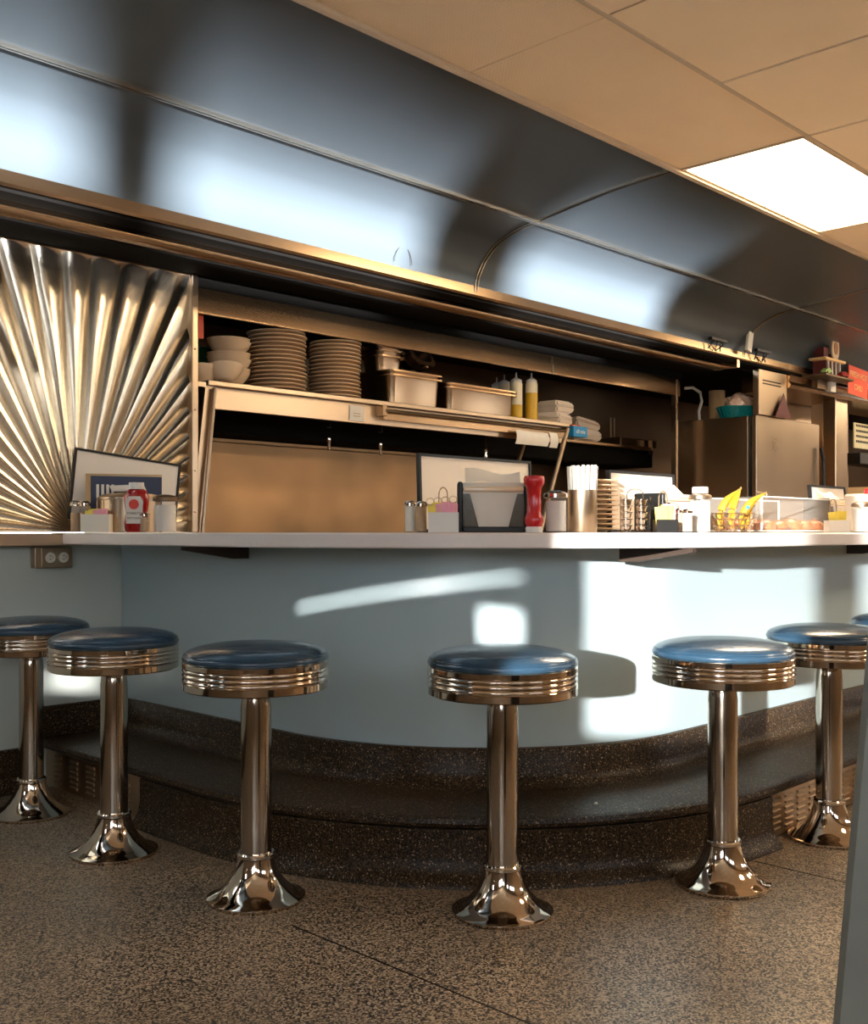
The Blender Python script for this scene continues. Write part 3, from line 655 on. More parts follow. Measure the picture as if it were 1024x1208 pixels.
# white plug cable and paper roll on top
b = B(); x, _ = onY(808, 3.86); y0, d = onX(812, FX0+.06)
tube(b, [(6.40, 3.84, FZ+.23), (6.44, 3.80, FZ+.235), (6.47, 3.76, FZ+.20), (6.47, 3.75, FZ+.14), (6.45, 3.76, FZ+.07), (6.46, 3.76, FZ+.006)], .010, 8)
tag(obj('white_cable', b, 'white', smooth=60), 'pale cable looping down to the top of the refrigerator', 'cable')
b = B(); lathe(b, [(0, 0), (.055, 0), (.055, .22), (.03, .22), (.03, .2), (0, .2)], 28, cx=6.62, cy=3.72, cz=FZ+.001); tag(obj('paper_roll', b, 'tan', smooth=40), 'tan cylindrical roll standing on the refrigerator', 'roll')
# teal basket with bagged rolls
t = thing('teal_basket', 'teal woven plastic basket on top of the refrigerator', 'basket', (6.50, 3.48, FZ+.005), math.radians(-40))
def basket(bm, lx, ly, h, n=18):
    rings = []
    for z, s in ((0, .80), (h*.5, .9), (h, 1.0), (h, .96), (.006, .76)):
        rings.append([bm.verts.new((lx/2*s*math.copysign(abs(math.cos(2*PI*i/n))**.6, math.cos(2*PI*i/n)), ly/2*s*math.copysign(abs(math.sin(2*PI*i/n))**.6, math.sin(2*PI*i/n)), z)) for i in range(n)])
    for a, c in zip(rings, rings[1:]):
        for i in range(n): bm.faces.new((a[i], a[(i+1) % n], c[(i+1) % n], c[i]))
    bm.faces.new(list(reversed(rings[0]))); bm.faces.new(rings[-1])
b = B(); basket(b, .30, .20, .075); obj('basket_body', b, 'teal', t)
b = B()
for k in range(22):
    a = 2*PI*k/22; c, s = math.copysign(abs(math.cos(a))**.6, math.cos(a)), math.copysign(abs(math.sin(a))**.6, math.sin(a))
    tube(b, [(.15*.8*c*1.02, .10*.8*s*1.02, .002), (.15*c*1.02, .10*s*1.02, .076)], .004, 5)
obj('weave', b, 'teal', t)['kind'] = 'stuff'
def blob(lx, ly, lz, seed, n=3):
    b = B(); bmesh.ops.create_icosphere(b, subdivisions=n, radius=.5); rnd = random.Random(seed)
    for v in b.verts:
        f = 1+.12*rnd.uniform(-1, 1); v.co = Vector((v.co.x*lx*f, v.co.y*ly*f, max(-.15*lz, v.co.z*lz*f)))
    return b
tag(obj('bagged_food', blob(.27, .17, .14, 3), 'film', smooth=30, loc=(6.50, 3.48, FZ+.10)), 'crumpled clear plastic bag filling the teal basket', 'bag')
# box panel above refrigerator
xa, _ = onY(897, 3.26); xb, _ = onY(930, 3.26)
t = thing('vent_cabinet', 'steel cabinet with slots above the refrigerator', 'cabinet', (xa, 3.30, FZ+.006))
b = B(); box(b, 0, xb-xa, -.03, .012, 0, CZ+1.055-FZ-.010, bev=.003); obj('cabinet_body', b, 'steel', t)
for q in (0, .02):
    b = B(); box(b, .05, .30, -.033, -.030, .20+q, .208+q); obj('slot', b, 'ink', t)
b = B(); b.verts.new((.18, -.012, .0)); b.verts.new((.40, -.012, .0)); b.verts.new((.31, -.006, .16)); b.faces.new(b.verts)
r = bmesh.ops.extrude_face_region(b, geom=list(b.faces)); bmesh.ops.translate(b, vec=(0, .004, 0), verts=[v for v in r['geom'] if isinstance(v, bmesh.types.BMVert)])
tg = obj('red_pennant', b, 'maroon', loc=(xa, 3.258, FZ+.006)); tag(tg, 'dark maroon triangular card leaning on the slotted cabinet', 'card')
# wall panels right of refrigerator
b = B(); box(b, 7.30, 8.55, 3.62, 3.66, 0, CZ+1.06); struct(obj('wall_recess', b, 'steel')); bpy.data.objects['wall_recess'].name = 'wall_inner'
for (p0, p1, yy, m, nm, lab) in ((972, 977, 3.45, 'steel', 'door_strip', 'narrow bright upright metal strip right of the refrigerator'), (986, 1000, 3.30, 'steel', 'steel_column', 'wide upright steel column near the right edge')):
    a, _ = onY(p0, yy); c, _ = onY(p1, yy); b = B(); box(b, a, c, yy, yy+.1, 0, CZ+.99, bev=.006); tag(obj(nm, b, m), lab, 'column')
# lower moulding on the right
trim_run('trim_4', [(3.26, .995), (3.245, .98), (3.245, .955), (3.26, .94), (3.62, .93), (3.62, .995)], [xb+.002, 9.0], 'steel_h') if False else None
b = B(); extrude_x(b, [(3.255, CZ+1.066), (3.245, CZ+1.045), (3.262, CZ+1.010), (3.245, CZ+.985), (3.255, CZ+.965), (3.6, CZ+.955), (3.6, CZ+1.066)], xb+.004, 9.5); struct(obj('trim_4', b, 'steel_h', smooth=35))
# menu card, shelf, papers
a, d = onY(1008, 3.5)
t = thing('menu_card', 'cream menu card with dark lettering at the right edge', 'menu', (a, 3.5, Z(528, d)))
b = B(); box(b, 0, .42, 0, .01, 0, .20, bev=.001); obj('card', b, 'menu', t)
b = B(); rnd = random.Random(4)
for r in range(4):
    xx = .03
    while xx < .38:
        w_ = rnd.uniform(.012, .03); box(b, xx, xx+w_, -.0015, 0, .17-.042*r, .188-.042*r); xx += w_+.008
obj('lettering', b, 'ink', t)['kind'] = 'stuff'
b = B(); box(b, a-.08, a+.6, 3.42, 3.60, Z(548, d), Z(535, d), bev=.004); tag(obj('black_shelf', b, 'black'), 'short black shelf under the cream menu card', 'shelf')
for k in range(3):
    b = B(); box(b, -.01, .01, -.08, .08, 0, .24, bev=.002)
    tag(obj('folder', b, ('tan', 'dark', 'tan')[k], loc=(a-.03+.05*k, 3.46, CZ+.12), rot=(0, math.radians(10+5*k), .3)), '%s upright folder leaning below the black shelf' % ('first tan', 'middle dark', 'third tan')[k], 'folder')
b = B(); box(b, a-.15, a+.4, 3.36, 3.58, CZ+.03, CZ+.12, bev=.003); box(b, a-.1, a+.35, 3.38, 3.56, 0, CZ+.03); tag(obj('back_cabinet', b, 'steel_dark'), 'dark back cabinet holding upright folders at the right', 'cabinet')
# device and wires on the cove
x, d = onY(880, 3.20)
t = thing('wall_speaker_box', 'small beige box clipped on the moulding with a wire above', 'device', (x, 3.195, Z(415, d)))
b = B(); box(b, -.028, .028, -.02, .0, 0, .125, bev=.003, M4=Matrix.Rotation(math.radians(12), 4, 'Y')); obj('box_body', b, 'ivory', t)
b = B(); tube(b, [(.03, -.01, .12), (.07, .0, .17), (.15, .0, .22), (.28, -.03, .245), (.44, -.10, .245)], .004, 6); obj('wire', b, 'ivory', t)
for n, px in enumerate((843, 896)):
    x, d = onY(px, 3.225); b = B(); rnd = random.Random(px)
    for s in range(4):
        x0 = x+rnd.uniform(-.07, .07); tube(b, [(x0, 3.20, CZ+1.15), (x0+rnd.uniform(-.05, .05), 3.205, CZ+1.12), (x0+rnd.uniform(-.09, .09), 3.222, CZ+1.085)], .004, 5)
    box(b, x-.09, x+.09, 3.19, 3.215, CZ+1.135, CZ+1.15); tag(obj('wire_clip', b, 'black'), ('tangle of black wire on the moulding left of the beige box', 'tangle of black wire on the moulding right of the beige box')[n], 'wire')
x, d = onY(476, 3.21); b = B(); tube(b, [(x+.05*math.cos(q), 3.21, CZ+1.13+.07*math.sin(q)) for q in [PI*k/10 for k in range(11)]], .002, 5); tag(obj('wire_loop', b, 'ink'), 'thin dark wire loop standing on the moulding', 'wire')
# toy diner ornament on a small shelf
xo, d = onY(975, 3.15)
b = B(); box(b, xo-.20, xo+.24, 3.06, 3.232, CZ+1.045, CZ+1.06, bev=.002); box(b, xo-.05, xo+.10, 3.19, 3.232, CZ+.985, CZ+1.045); tag(obj('ornament_shelf', b, 'steel_dark'), 'small bracket shelf under the miniature diner', 'shelf')
b = B(); box(b, xo+.12, xo+.20, 3.17, 3.21, CZ+.975, CZ+1.044, bev=.002); tag(obj('paper_tag', b, 'paper'), 'small pale tag hanging under the ornament shelf', 'tag')
t = thing('miniature_diner', 'miniature model diner building with round sign on small shelf', 'ornament', (xo, 3.14, CZ+1.060))
b = B(); box(b, -.10, .14, -.03, .06, 0, .10); obj('building', b, 'maroon', t)
b = B(); box(b, -.15, .17, -.055, .07, .10, .118, bev=.006); obj('roof', b, 'signtext', t)
b = B(); box(b, -.11, -.04, -.02, .05, .118, .19); obj('upper_floor', b, 'maroon', t)
b = B(); box(b, .06, .12, -.02, .05, .118, .165); obj('upper_floor', b, 'maroon', t)
b = B(); lathe(b, [(0, 0), (.055, 0), (.058, .006), (.055, .012), (0, .012)], 28, M4=Matrix.Translation((.02, -.035, .19)) @ Matrix.Scale(1.5, 4, (0, 0, 1)) @ Matrix.Rotation(PI/2, 4, 'X')); rs = obj('round_sign', b, 'cream', t, 30)
b = B(); lathe(b, [(0, 0), (.03, 0), (.03, .004), (0, .004)], 20, M4=Matrix.Translation((.02, -.047, .19)) @ Matrix.Scale(1.4, 4, (0, 0, 1)) @ Matrix.Rotation(PI/2, 4, 'X')); obj('sign_face', b, 'rust', rs)
for q in (-.09, -.03, .03, .09):
    b = B(); box(b, q, q+.010, -.045, -.035, 0, .10); obj('post', b, 'paper', t)
def car(loc, m, lab):
    t = thing('toy_car', lab, 'toy car', loc)
    b = B(); prism(b, [(-.05, .006), (.05, .006), (.05, .022), (.028, .026), (.016, .038), (-.018, .038), (-.03, .026), (-.05, .022)], -.018, .018, M4=Matrix.Rotation(PI/2, 4, 'X')); obj('car_body', b, m, t)
    for q in (-.03, .03):
        b = B(); lathe(b, [(0, 0), (.008, 0), (.008, .04), (0, .04)], 12, M4=Matrix.Translation((q, .02, .009)) @ Matrix.Rotation(PI/2, 4, 'X')); obj('wheel', b, 'ink', t)
M['lime'] = mat('lime_enamel', (.35, .50, .15), .3)
car((xo-.14, 3.085, CZ+1.060), 'lime', 'pale green toy car at the left of the miniature diner'); car((xo+.10, 3.078, CZ+1.060), 'ketchup', 'dark red toy car in front of the miniature diner')
# red sign
x0, d0 = onY(990, 3.10); 
t = thing('chili_sign', 'bright red card sign reading FRESH HOT CHILI', 'sign', (onY(1007, 3.20)[0]+.02, 3.18, CZ+.985), (0, math.radians(3), 0))
b = B(); box(b, -.17, .17, -.004, 0, -.0, .205, bev=.001); obj('card', b, 'redsign', t)
text('lettering', 'FRESH HOT', .058, 'signtext', t, (0, -.005, .145), (PI/2, 0, 0)); text('lettering', 'CHILI', .058, 'signtext', t, (0, -.005, .058), (PI/2, 0, 0))
# ------------------------------------------------------------------ things on the counter
def framed_board(xa, ya, xb, yb, h, tilt, lab, roll=0):
    L_ = math.hypot(xb-xa, yb-ya); a = math.atan2(yb-ya, xb-xa)
    t = thing('framed_board', lab, 'board', (xa, ya, CZ+.0005+max(0, -math.sin(roll)*L_ if roll > 0 else 0)), (math.radians(-tilt), 0, a))
    t.rotation_mode = 'XYZ'
    b = B(); box(b, .004, L_-.004, .002, .008, .004, h-.004); obj('board_face', b, 'board', t)
    b = B(); f = .009
    box(b, 0, L_, -.003, .012, 0, f); box(b, 0, L_, -.003, .012, h-f, h); box(b, 0, f, -.003, .012, f, h-f); box(b, L_-f, L_, -.003, .012, f, h-f); obj('frame', b, 'black', t)
    return t
# left one: leans back along the counter end, tipped
pA = P(80, 3.97); pB = P(207, 4.24)
bd = framed_board(pA[0], pA[1], pB[0], pB[1], .272, 2, 'white board in dark frame tilted before the sunburst panel')
bd.rotation_euler[1] = math.radians(6.5); bd.location.z += math.hypot(pB[0]-pA[0], pB[1]-pA[1])*math.sin(math.radians(6.5))
pA = P(496, 3.38); pB = (pA[0]+.60, pA[1]); k_ = onY(628, pA[1])[0]; framed_board(pA[0], pA[1], k_, pA[1], .252, 2, 'large white framed board behind the napkin dispenser')
pA = P(720, 3.62); framed_board(pA[0], pA[1], onY(797, pA[1])[0], pA[1], .212, 2, 'white framed board behind the jelly rack')
pA = P(960, 4.45); framed_board(pA[0], pA[1], onY(1001, pA[1])[0], pA[1], .20, 5, 'small white framed board behind the pastry case')
def shaker(px, d, h, r, fill, lab, lid='chrome', group='glass shakers on the counter', name='shaker', fm='salt', cat='shaker'):
    x, y = P(px, d); t = thing(name, lab, cat, (x, y, CZ), 0, group)
    b = B(); lathe(b, [(0, .003), (r*.88, .003), (r*.88, h*fill), (0, h*fill)], 24); obj('contents', b, fm, t, 40)
    b = B(); lathe(b, [(0, 0), (r, 0), (r*1.0, h*.80), (r*.94, h*.83), (r*.90, h*.83), (r*.90, .0025), (0, .0025)], 28, cap=False); obj('glass_body', b, 'acrylic', t, 40)
    b = B(); lathe(b, [(r*.98, h*.82), (r*1.06, h*.83), (r*1.06, h*.92), (r*.8, h*.97), (r*.3, h), (0, h)], 28); obj('lid', b, lid, t, 40)
def packet_caddy(px, d, w_, h, rot, lab, n_y, n_p, where, hb=.055, m='white'):
    x, y = P(px, d); t = thing('packet_caddy', lab, 'caddy', (x, y, CZ), rot)
    b = B(); s = w_/2; dp = .03
    for z0, z1, x0, x1, y0, y1 in ((0, .004, -s, s, -dp, dp), (.004, hb, -s, s, -dp, -dp+.003), (.004, hb, -s, s, dp-.003, dp), (.004, hb, -s, -s+.003, -dp+.003, dp-.003), (.004, hb, s-.003, s, -dp+.003, dp-.003)): box(b, x0, x1, y0, y1, z0, z1)
    obj('tub', b, m, t)
    b = B(); tube(b, [(.0+.012*math.cos(q), dp+.004, hb*.2+.095+.02*math.sin(q)) for q in [PI*k/8 for k in range(9)]], .002, 6); tube(b, [(-.012, dp+.004, .004), (-.012, dp+.004, hb*.2+.095)], .002, 6); tube(b, [(.012, dp+.004, .004), (.012, dp+.004, hb*.2+.095)], .002, 6); obj('handle', b, 'wire', t)
    R3 = Matrix.Rotation(rot, 3, 'Z')
    for k in range(n_y+n_p):
        yel = k < n_y
        lx = (-.5+(k+.5)/(n_y+n_p))*(w_-.03)*1.0; ly = -.016+.010*(k % 4); p = R3 @ Vector((lx*.8 if n_y+n_p > 4 else lx, ly, 0))
        b = B(); box(b, -.019, .019, -.002, .002, 0, .068, bev=.001)
        o = obj('sweetener_packet', b, 'yellowp' if yel else 'pinkp', None, loc=(x+p.x, y+p.y, CZ+.008+.004*(k % 3)), rot=(0, math.radians(random.uniform(-7, 7)), rot))
        tag(o, ('%s %s sweetener packet from left in the caddy %s' % (['first','second','third','fourth'][k if yel else k-n_y], 'yellow' if yel else 'pink', where)), 'packet', ('yellow' if yel else 'pink')+' packets '+where)
def dispenser(px, d, w_, h, rot, lab, body='black', face='smoke', group='napkin dispensers', where=''):
    x, y = P(px, d); t = thing('napkin_dispenser', lab, 'dispenser', (x, y, CZ), rot, group); s = w_/2
    b = B(); box(b, -s, -s+.014, -.055, .055, 0, h*.92, bev=.005); obj('side_panel', b, body, t)
    b = B(); box(b, s-.014, s, -.055, .055, 0, h*.92, bev=.005); obj('side_panel', b, body, t)
    b = B(); box(b, -s+.014, s-.014, -.062, .058, 0, .016, bev=.003); obj('foot', b, 'black', t)
    b = B(); box(b, -s+.016, s-.016, -.048, .050, .016, h*.90); obj('napkin_block', b, 'paper', t)
    b = B(); v = [(-s+.016, .72*h), (s-.016, .72*h), (s-.016, .016), (s*.38, .016), (s*.60, .64*h), (-s*.60, .64*h), (-s*.38, .016), (-s+.016, .016)]
    # smoked front with a tapering opening
    bl = [(-s+.016, .016), (-s*.42, .016), (-s*.66, .70*h), (-s+.016, .70*h)]
    prism(b, [(q[0], q[1]) for q in bl], .052, .058, M4=Matrix.Rotation(PI/2, 4, 'X')); obj('front_cover', b, face, t)
    b = B(); prism(b, [(-q[0], q[1]) for q in reversed(bl)], .052, .058, M4=Matrix.Rotation(PI/2, 4, 'X')); obj('front_cover', b, face, t)
    b = B(); box(b, -s+.014, s-.014, -.058, .050, .72*h, .84*h, bev=.012); obj('napkin_tray', b, 'cream', t, 30)
    b = B(); rows = []
    for k in range(7):
        u = k/6; rows.append([b.verts.new((-s*.78+(s*1.56)*u, -.035+.02*math.sin(3*u)+.045*v_, h*.88+(.035 if v_ else 0)+.010*math.sin(u*5+v_))) for v_ in (0, 1)])
    for r0, r1 in zip(rows, rows[1:]): b.faces.new((r0[0], r0[1], r1[1], r1[0]))
    r = bmesh.ops.extrude_face_region(b, geom=list(b.faces)); bmesh.ops.translate(b, vec=(0, .004, .006), verts=[v for v in r['geom'] if isinstance(v, bmesh.types.BMVert)])
    obj('top_napkin', b, 'paper', t, 40)
# left group (around 3.8 m away)
DL = 3.70
shaker(89, 3.92, .118, .019, .6, 'slim glass shaker at the far left of counter', fm='pepper')
shaker(100, 3.88, .116, .019, .6, 'slim dark shaker just left of the white caddy', fm='pepper')
packet_caddy(115, 3.79, .100, .1, FACE, 'cream plastic packet caddy on the left end of counter', 3, 3, 'at the left end', hb=.064, m='ivory')
x, y = P(153, 3.91)
t = thing('tin_canister', 'round dull steel canister behind the ketchup bottle', 'canister', (x, y, CZ))
b = B(); lathe(b, [(0, 0), (.104, 0), (.108, .004), (.110, .118), (0, .118)], 44); obj('canister_body', b, 'steel', t, 40)
b = B(); lathe(b, [(.116, .119), (.116, .126), (.095, .138), (.03, .147), (0, .148)], 44); obj('lid', b, 'steel', t, 40)
b = B(); prism(b, [(-.05, 0), (.05, 0), (.04, .025), (-.06, .02)], -.05, .05, M4=Matrix.Translation((x, y, CZ+.149)) @ Matrix.Rotation(FACE, 4, 'Z') @ Matrix.Rotation(PI/2, 4, 'X')); tag(obj('folded_napkin', b, 'paper'), 'folded white napkin lying on the tin canister', 'napkin')
x, y = P(161, 3.64)
t = thing('ketchup_bottle', 'squeezable ketchup bottle with white cap and tomato label', 'bottle', (x, y, CZ), FACE)
b = B(); lathe(b, [(0, 0), (.034, 0), (.040, .006), (.043, .03), (.037, .065), (.041, .10), (.043, .122), (.034, .142), (.024, .148), (0, .148)], 32); bmesh.ops.scale(b, vec=(1, .66, 1), verts=b.verts); kb = obj('bottle_body', b, 'ketchup', t, 50)
b = B(); lathe(b, [(.025, .147), (.026, .150), (.025, .170), (0, .171)], 24); obj('cap', b, 'white', t, 30)
b = B(); pts = [(-.026, .03), (.026, .03), (.030, .105), (.020, .122), (-.020, .122), (-.030, .105)]; prism(b, pts, .0275, .0305, M4=Matrix.Rotation(PI/2, 4, 'X')); lb = obj('label_sticker', b, 'paper', t)
b = B(); lathe(b, [(0, 0), (.017, 0), (.017, .002), (0, .002)], 24, M4=Matrix.Translation((0, -.0305, .095)) @ Matrix.Rotation(PI/2, 4, 'X')); obj('tomato_mark', b, 'inkred', lb, 30)
text('lettering', 'TOMATO', .012, 'ink', lb, (0, -.0312, .064), (PI/2, 0, 0), ext=.0004); text('lettering', 'KETCHUP', .010, 'ink', lb, (0, -.0312, .048), (PI/2, 0, 0), ext=.0004)
shaker(171, 3.56, .066, .0165, .75, 'small pepper shaker in front of the ketchup bottle', fm='pepper')
shaker(195, 3.60, .128, .040, .72, 'glass sugar shaker right of the ketchup bottle', lid='steel_dark', fm='sugar')
# booklet behind canister
xa, ya = P(107, 3.985); xb_, yb_ = P(191, 4.08)
t = thing('blue_booklet', 'dark navy booklet with pale strip standing behind the canister', 'booklet', (xa, ya, CZ), math.atan2(yb_-ya, xb_-xa)); L_ = math.hypot(xb_-xa, yb_-ya)
b = B(); box(b, 0, L_, 0, .006, .0, .212, bev=.001); obj('cover', b, 'navy', t); b = B(); box(b, -.018, 0, 0, .012, 0, .22, bev=.001); box(b, 0, L_, .0, .006, .213, .220); obj('tan_edge', b, 'tan', t)
b = B()
for q in range(4): box(b, .02+.018*q, .030+.018*q, -.001, 0, .13, .18)
obj('white_stripes', b, 'paper', t)
# middle group
shaker(484, 3.02, .090, .0165, .85, 'salt shaker left of the white packet caddy', fm='salt')
shaker(497, 3.00, .088, .0165, .85, 'pepper shaker right beside the salt, middle of counter', fm='pepper')
packet_caddy(523, 2.96, .084, .1, FACE, 'white packet caddy with yellow and pink packets, middle of counter', 4, 4, 'in the middle')
x, y = P(524, 3.06); b = B(); rnd = random.Random(2)
for k in range(5):
    q = FACE; px_ = x+(-.04+.022*k)*math.cos(q); py_ = y+(-.04+.022*k)*math.sin(q); tube(b, [(px_+.012*math.cos(2*PI*j/10)*math.cos(q), py_+.012*math.cos(2*PI*j/10)*math.sin(q), CZ+.088+.010*math.sin(2*PI*j/10)+.002*k) for j in range(11)], .0018, 5)
box(b, -.045, .05, -.003, .003, 0, .003, M4=Matrix.Translation((x, y, CZ)) @ Matrix.Rotation(FACE, 4, 'Z'))
for s in (-.03, .03): tube(b, [(x+s*math.cos(FACE), y+s*math.sin(FACE), CZ), (x+s*math.cos(FACE), y+s*math.sin(FACE), CZ+.085)], .002, 5)
tag(obj('wire_rack', b, 'wire'), 'small curly wire rack behind the white packet caddy', 'rack')
dispenser(581, 3.10, .205, .158, FACE, 'black napkin dispenser with smoked front showing napkins, middle of counter')
x, y = P(630, 2.99)
t = thing('red_squeeze_bottle', 'bright red upside-down bottle on white cap by napkin dispenser', 'bottle', (x, y, CZ))
b = B(); lathe(b, [(0, 0), (.0235, 0), (.0245, .012), (.022, .016), (0, .016)], 28); obj('cap', b, 'white', t, 40)
b = B(); lathe(b, [(0, .016), (.022, .016), (.027, .030), (.025, .044), (.0205, .054), (.020, .10), (.0215, .125), (.029, .136), (.030, .150), (.027, .158), (0, .160)], 28); obj('bottle_body', b, 'red', t, 45)
shaker(656, 3.06, .120, .0330, .75, 'glass sugar shaker left of the straw holder', lid='chrome', fm='sugar')
x, y = P(687, 3.12)
t = thing('straw_holder', 'round steel cup holding a bundle of white straws', 'holder', (x, y, CZ))
b = B(); lathe(b, [(0, 0), (.041, 0), (.043, .003), (.043, .124), (.040, .124), (.040, .004), (0, .004)], 40, cap=False); obj('cup', b, 'steel', t, 40)
b = B(); lathe(b, [(0, 0), (.0044, 0), (.0044, .186), (0, .186)], 8); so = obj('straw', b, 'paper', smooth=40); sme = so.data; bpy.data.objects.remove(so)
cnt_s = 0
for rg, n in ((0, 1), (.012, 6), (.023, 12), (.0335, 18)):
    for k in range(n):
        a = 2*PI*k/n+.2*rg; tl = rg*3.2
        o = share('straw', sme, None, (x+rg*.95*math.cos(a), y+rg*.95*math.sin(a), CZ+.005+random.uniform(0, .006)), (Matrix.Rotation(a, 3, 'Z') @ Matrix.Rotation(tl*.5, 3, 'Y')).to_euler())
        tag(o, 'white paper-wrapped straw standing in the steel cup', 'straw', 'straws in the steel cup')
# right group
def jelly_rack(px, d, n, lab, where):
    x, y = P(px, d); t = thing('jelly_rack', lab, 'rack', (x, y, CZ), FACE)
    b = B(); box(b, -.045, .045, -.024, .024, 0, .003)
    for s in (-.023, .022): tube(b, [(s-.021, -.022, 0), (s-.021, -.022, .105)], .0015, 5); tube(b, [(s+.021, -.022, 0), (s+.021, -.022, .105)], .0015, 5)
    obj('rack_frame', b, 'chrome', t)
    b = B(); tube(b, [(.003+.024*math.cos(q), .0, .112+.016*math.sin(q)) for q in [PI*k/10 for k in range(11)]], .0018, 6); tube(b, [(-.021, 0, .003), (-.021, 0, .112)], .0015, 5); tube(b, [(.027, 0, .003), (.027, 0, .112)], .0015, 5); obj('handle', b, 'chrome', t)
    R3 = Matrix.Rotation(FACE, 3, 'Z')
    for s, side, nn in ((-.023, 'left', 5), (.022, 'right', 5)):
        for k in range(nn):
            p = R3 @ Vector((s*1.0, 0, 0)); z = CZ+.004+.019*k
            b = B(); lathe(b, [(0, 0), (.013, 0), (.0165, .014), (.0185, .015), (.0185, .0175), (0, .0175)], 16); o = obj('jelly_tub', b, 'chrome', smooth=30, loc=(x+p.x, y+p.y, z))
            tag(o, 'tiny jelly tub, %s in the %s column of the rack' % (nth(nn-1-k, nn), side), 'jelly tub', 'jelly tubs in the chrome rack')
jelly_rack(748, 3.15, 5, 'chrome rack with two columns of jelly tubs', '')
dispenser(785, 3.45, .20, .135, 0.0, 'napkin dispenser with black end right of the jelly rack')
packet_caddy(785, 3.16, .062, .1, FACE, 'dark wire packet caddy right of the jelly rack', 2, 1, 'by the jelly rack', hb=.038, m='black')
shaker(801, 3.22, .072, .0155, .8, 'brown pepper shaker left of the white-capped jar', fm='pepper')
shaker(811, 3.20, .070, .0155, .8, 'salt shaker directly beside the white-capped jar', fm='salt')
x, y = P(826, 3.34)
t = thing('creamer_jar', 'tall clear jar of white creamer with white cap', 'jar', (x, y, CZ))
b = B(); lathe(b, [(0, .002), (.031, .002), (.031, .098), (0, .098)], 28); obj('contents', b, 'sugar', t, 40)
b = B(); lathe(b, [(0, 0), (.0335, 0), (.0335, .105), (.031, .118), (.020, .122), (0, .122)], 32); obj('jar_body', b, 'acrylic', t, 40)
b = B(); lathe(b, [(.0355, .104), (.036, .108), (.034, .116), (.021, .122), (.0, .122)], 32); obj('metal_ring', b, 'wire', t, 40)
b = B(); lathe(b, [(.0, .122), (.024, .122), (.025, .125), (.025, .140), (.023, .142), (0, .142)], 28); obj('cap', b, 'white', t, 30)
# wire basket with bananas
x, y = P(865, 3.45)
t = thing('wire_basket', 'small round wire basket holding bananas', 'basket', (x, y, CZ+.0015))
b = B(); n = 20; r0, r1, h = .055, .075, .058
for z, r in ((.0, r0), (.02, .062), (.04, .069), (h, r1)): tube(b, [(r*math.cos(2*PI*k/n), r*math.sin(2*PI*k/n), z+.001) for k in range(n+1)], .0016, 5)
for k in range(n):
    a = 2*PI*k/n
    for s in (-1, 1): a2 = a+s*2*PI/n; tube(b, [(r0*math.cos(a), r0*math.sin(a), .001), (r1*math.cos(a2), r1*math.sin(a2), h)], .0012, 4)
obj('basket_wire', b, 'wire', t)
b = B(); lathe(b, [(0, 0), (.053, 0), (.053, .002), (0, .002)], 20); obj('basket_floor', b, 'wire', t)
R3 = Matrix.Rotation(FACE, 3, 'Z')
def banana(pts, lab, r=.0128):
    b = B(); n = 16; P4 = [Vector(p) for p in pts]; cr = []
    for i in range(n+1):
        u = i/n; a = P4[0]*(1-u)**3+P4[1]*3*u*(1-u)**2+P4[2]*3*u*u*(1-u)+P4[3]*u**3; cr.append(R3 @ a)
    rad = [r*min(1, .35+2.6*(i/n))*min(1, .22+2.4*(1-i/n)) for i in range(n+1)]
    tube(b, [(x+p.x, y+p.y, CZ+p.z) for p in cr], r, 6, rad); o = obj('banana', b, 'banana', smooth=25); tag(o, lab, 'banana', 'bananas in the wire basket')
    b = B(); e = cr[-1]; f = cr[-1]+(cr[-1]-cr[-2])*1.1; tube(b, [(x+e.x, y+e.y, CZ+e.z), (x+f.x, y+f.y, CZ+f.z)], .004, 6, [.0045, .0035]); obj('stem', b, 'bananatip', o)
banana([(-.045, -.02, .012), (-.055, -.02, .075), (-.03, -.01, .105), (.014, 0, .134)], 'leftmost banana curving up to the tall stem tip')
banana([(-.010, -.025, .012), (-.022, -.025, .07), (.004, -.01, .10), (.022, 0, .138)], 'middle banana standing upright in the basket')
banana([(.018, -.03, .012), (.018, -.03, .07), (.045, -.02, .10), (.098, -.005, .124)], 'rightmost banana pointing out to the right with a sticker')
banana([(.045, .01, .012), (.045, .01, .05), (.05, .015, .07), (.07, .02, .085)], 'short banana mostly hidden behind the rightmost one')
b = B(); p = R3 @ Vector((.036, -.050, .078)); bmesh.ops.create_circle(b, cap_ends=True, segments=16, radius=.006); r = bmesh.ops.extrude_face_region(b, geom=list(b.faces)); bmesh.ops.translate(b, vec=(0, 0, .001), verts=[v for v in r['geom'] if isinstance(v, bmesh.types.BMVert)])
stk = obj('sticker', b, 'blue'); bn = [o for o in COL.objects if o.name.startswith('banana') and 'rightmost banana' in o.get('label', '')][0]; stk.parent = bn; stk.location = (x+p.x+.004, y+p.y+.006, CZ+p.z+.002); stk.rotation_euler = (PI/2, 0, FACE)
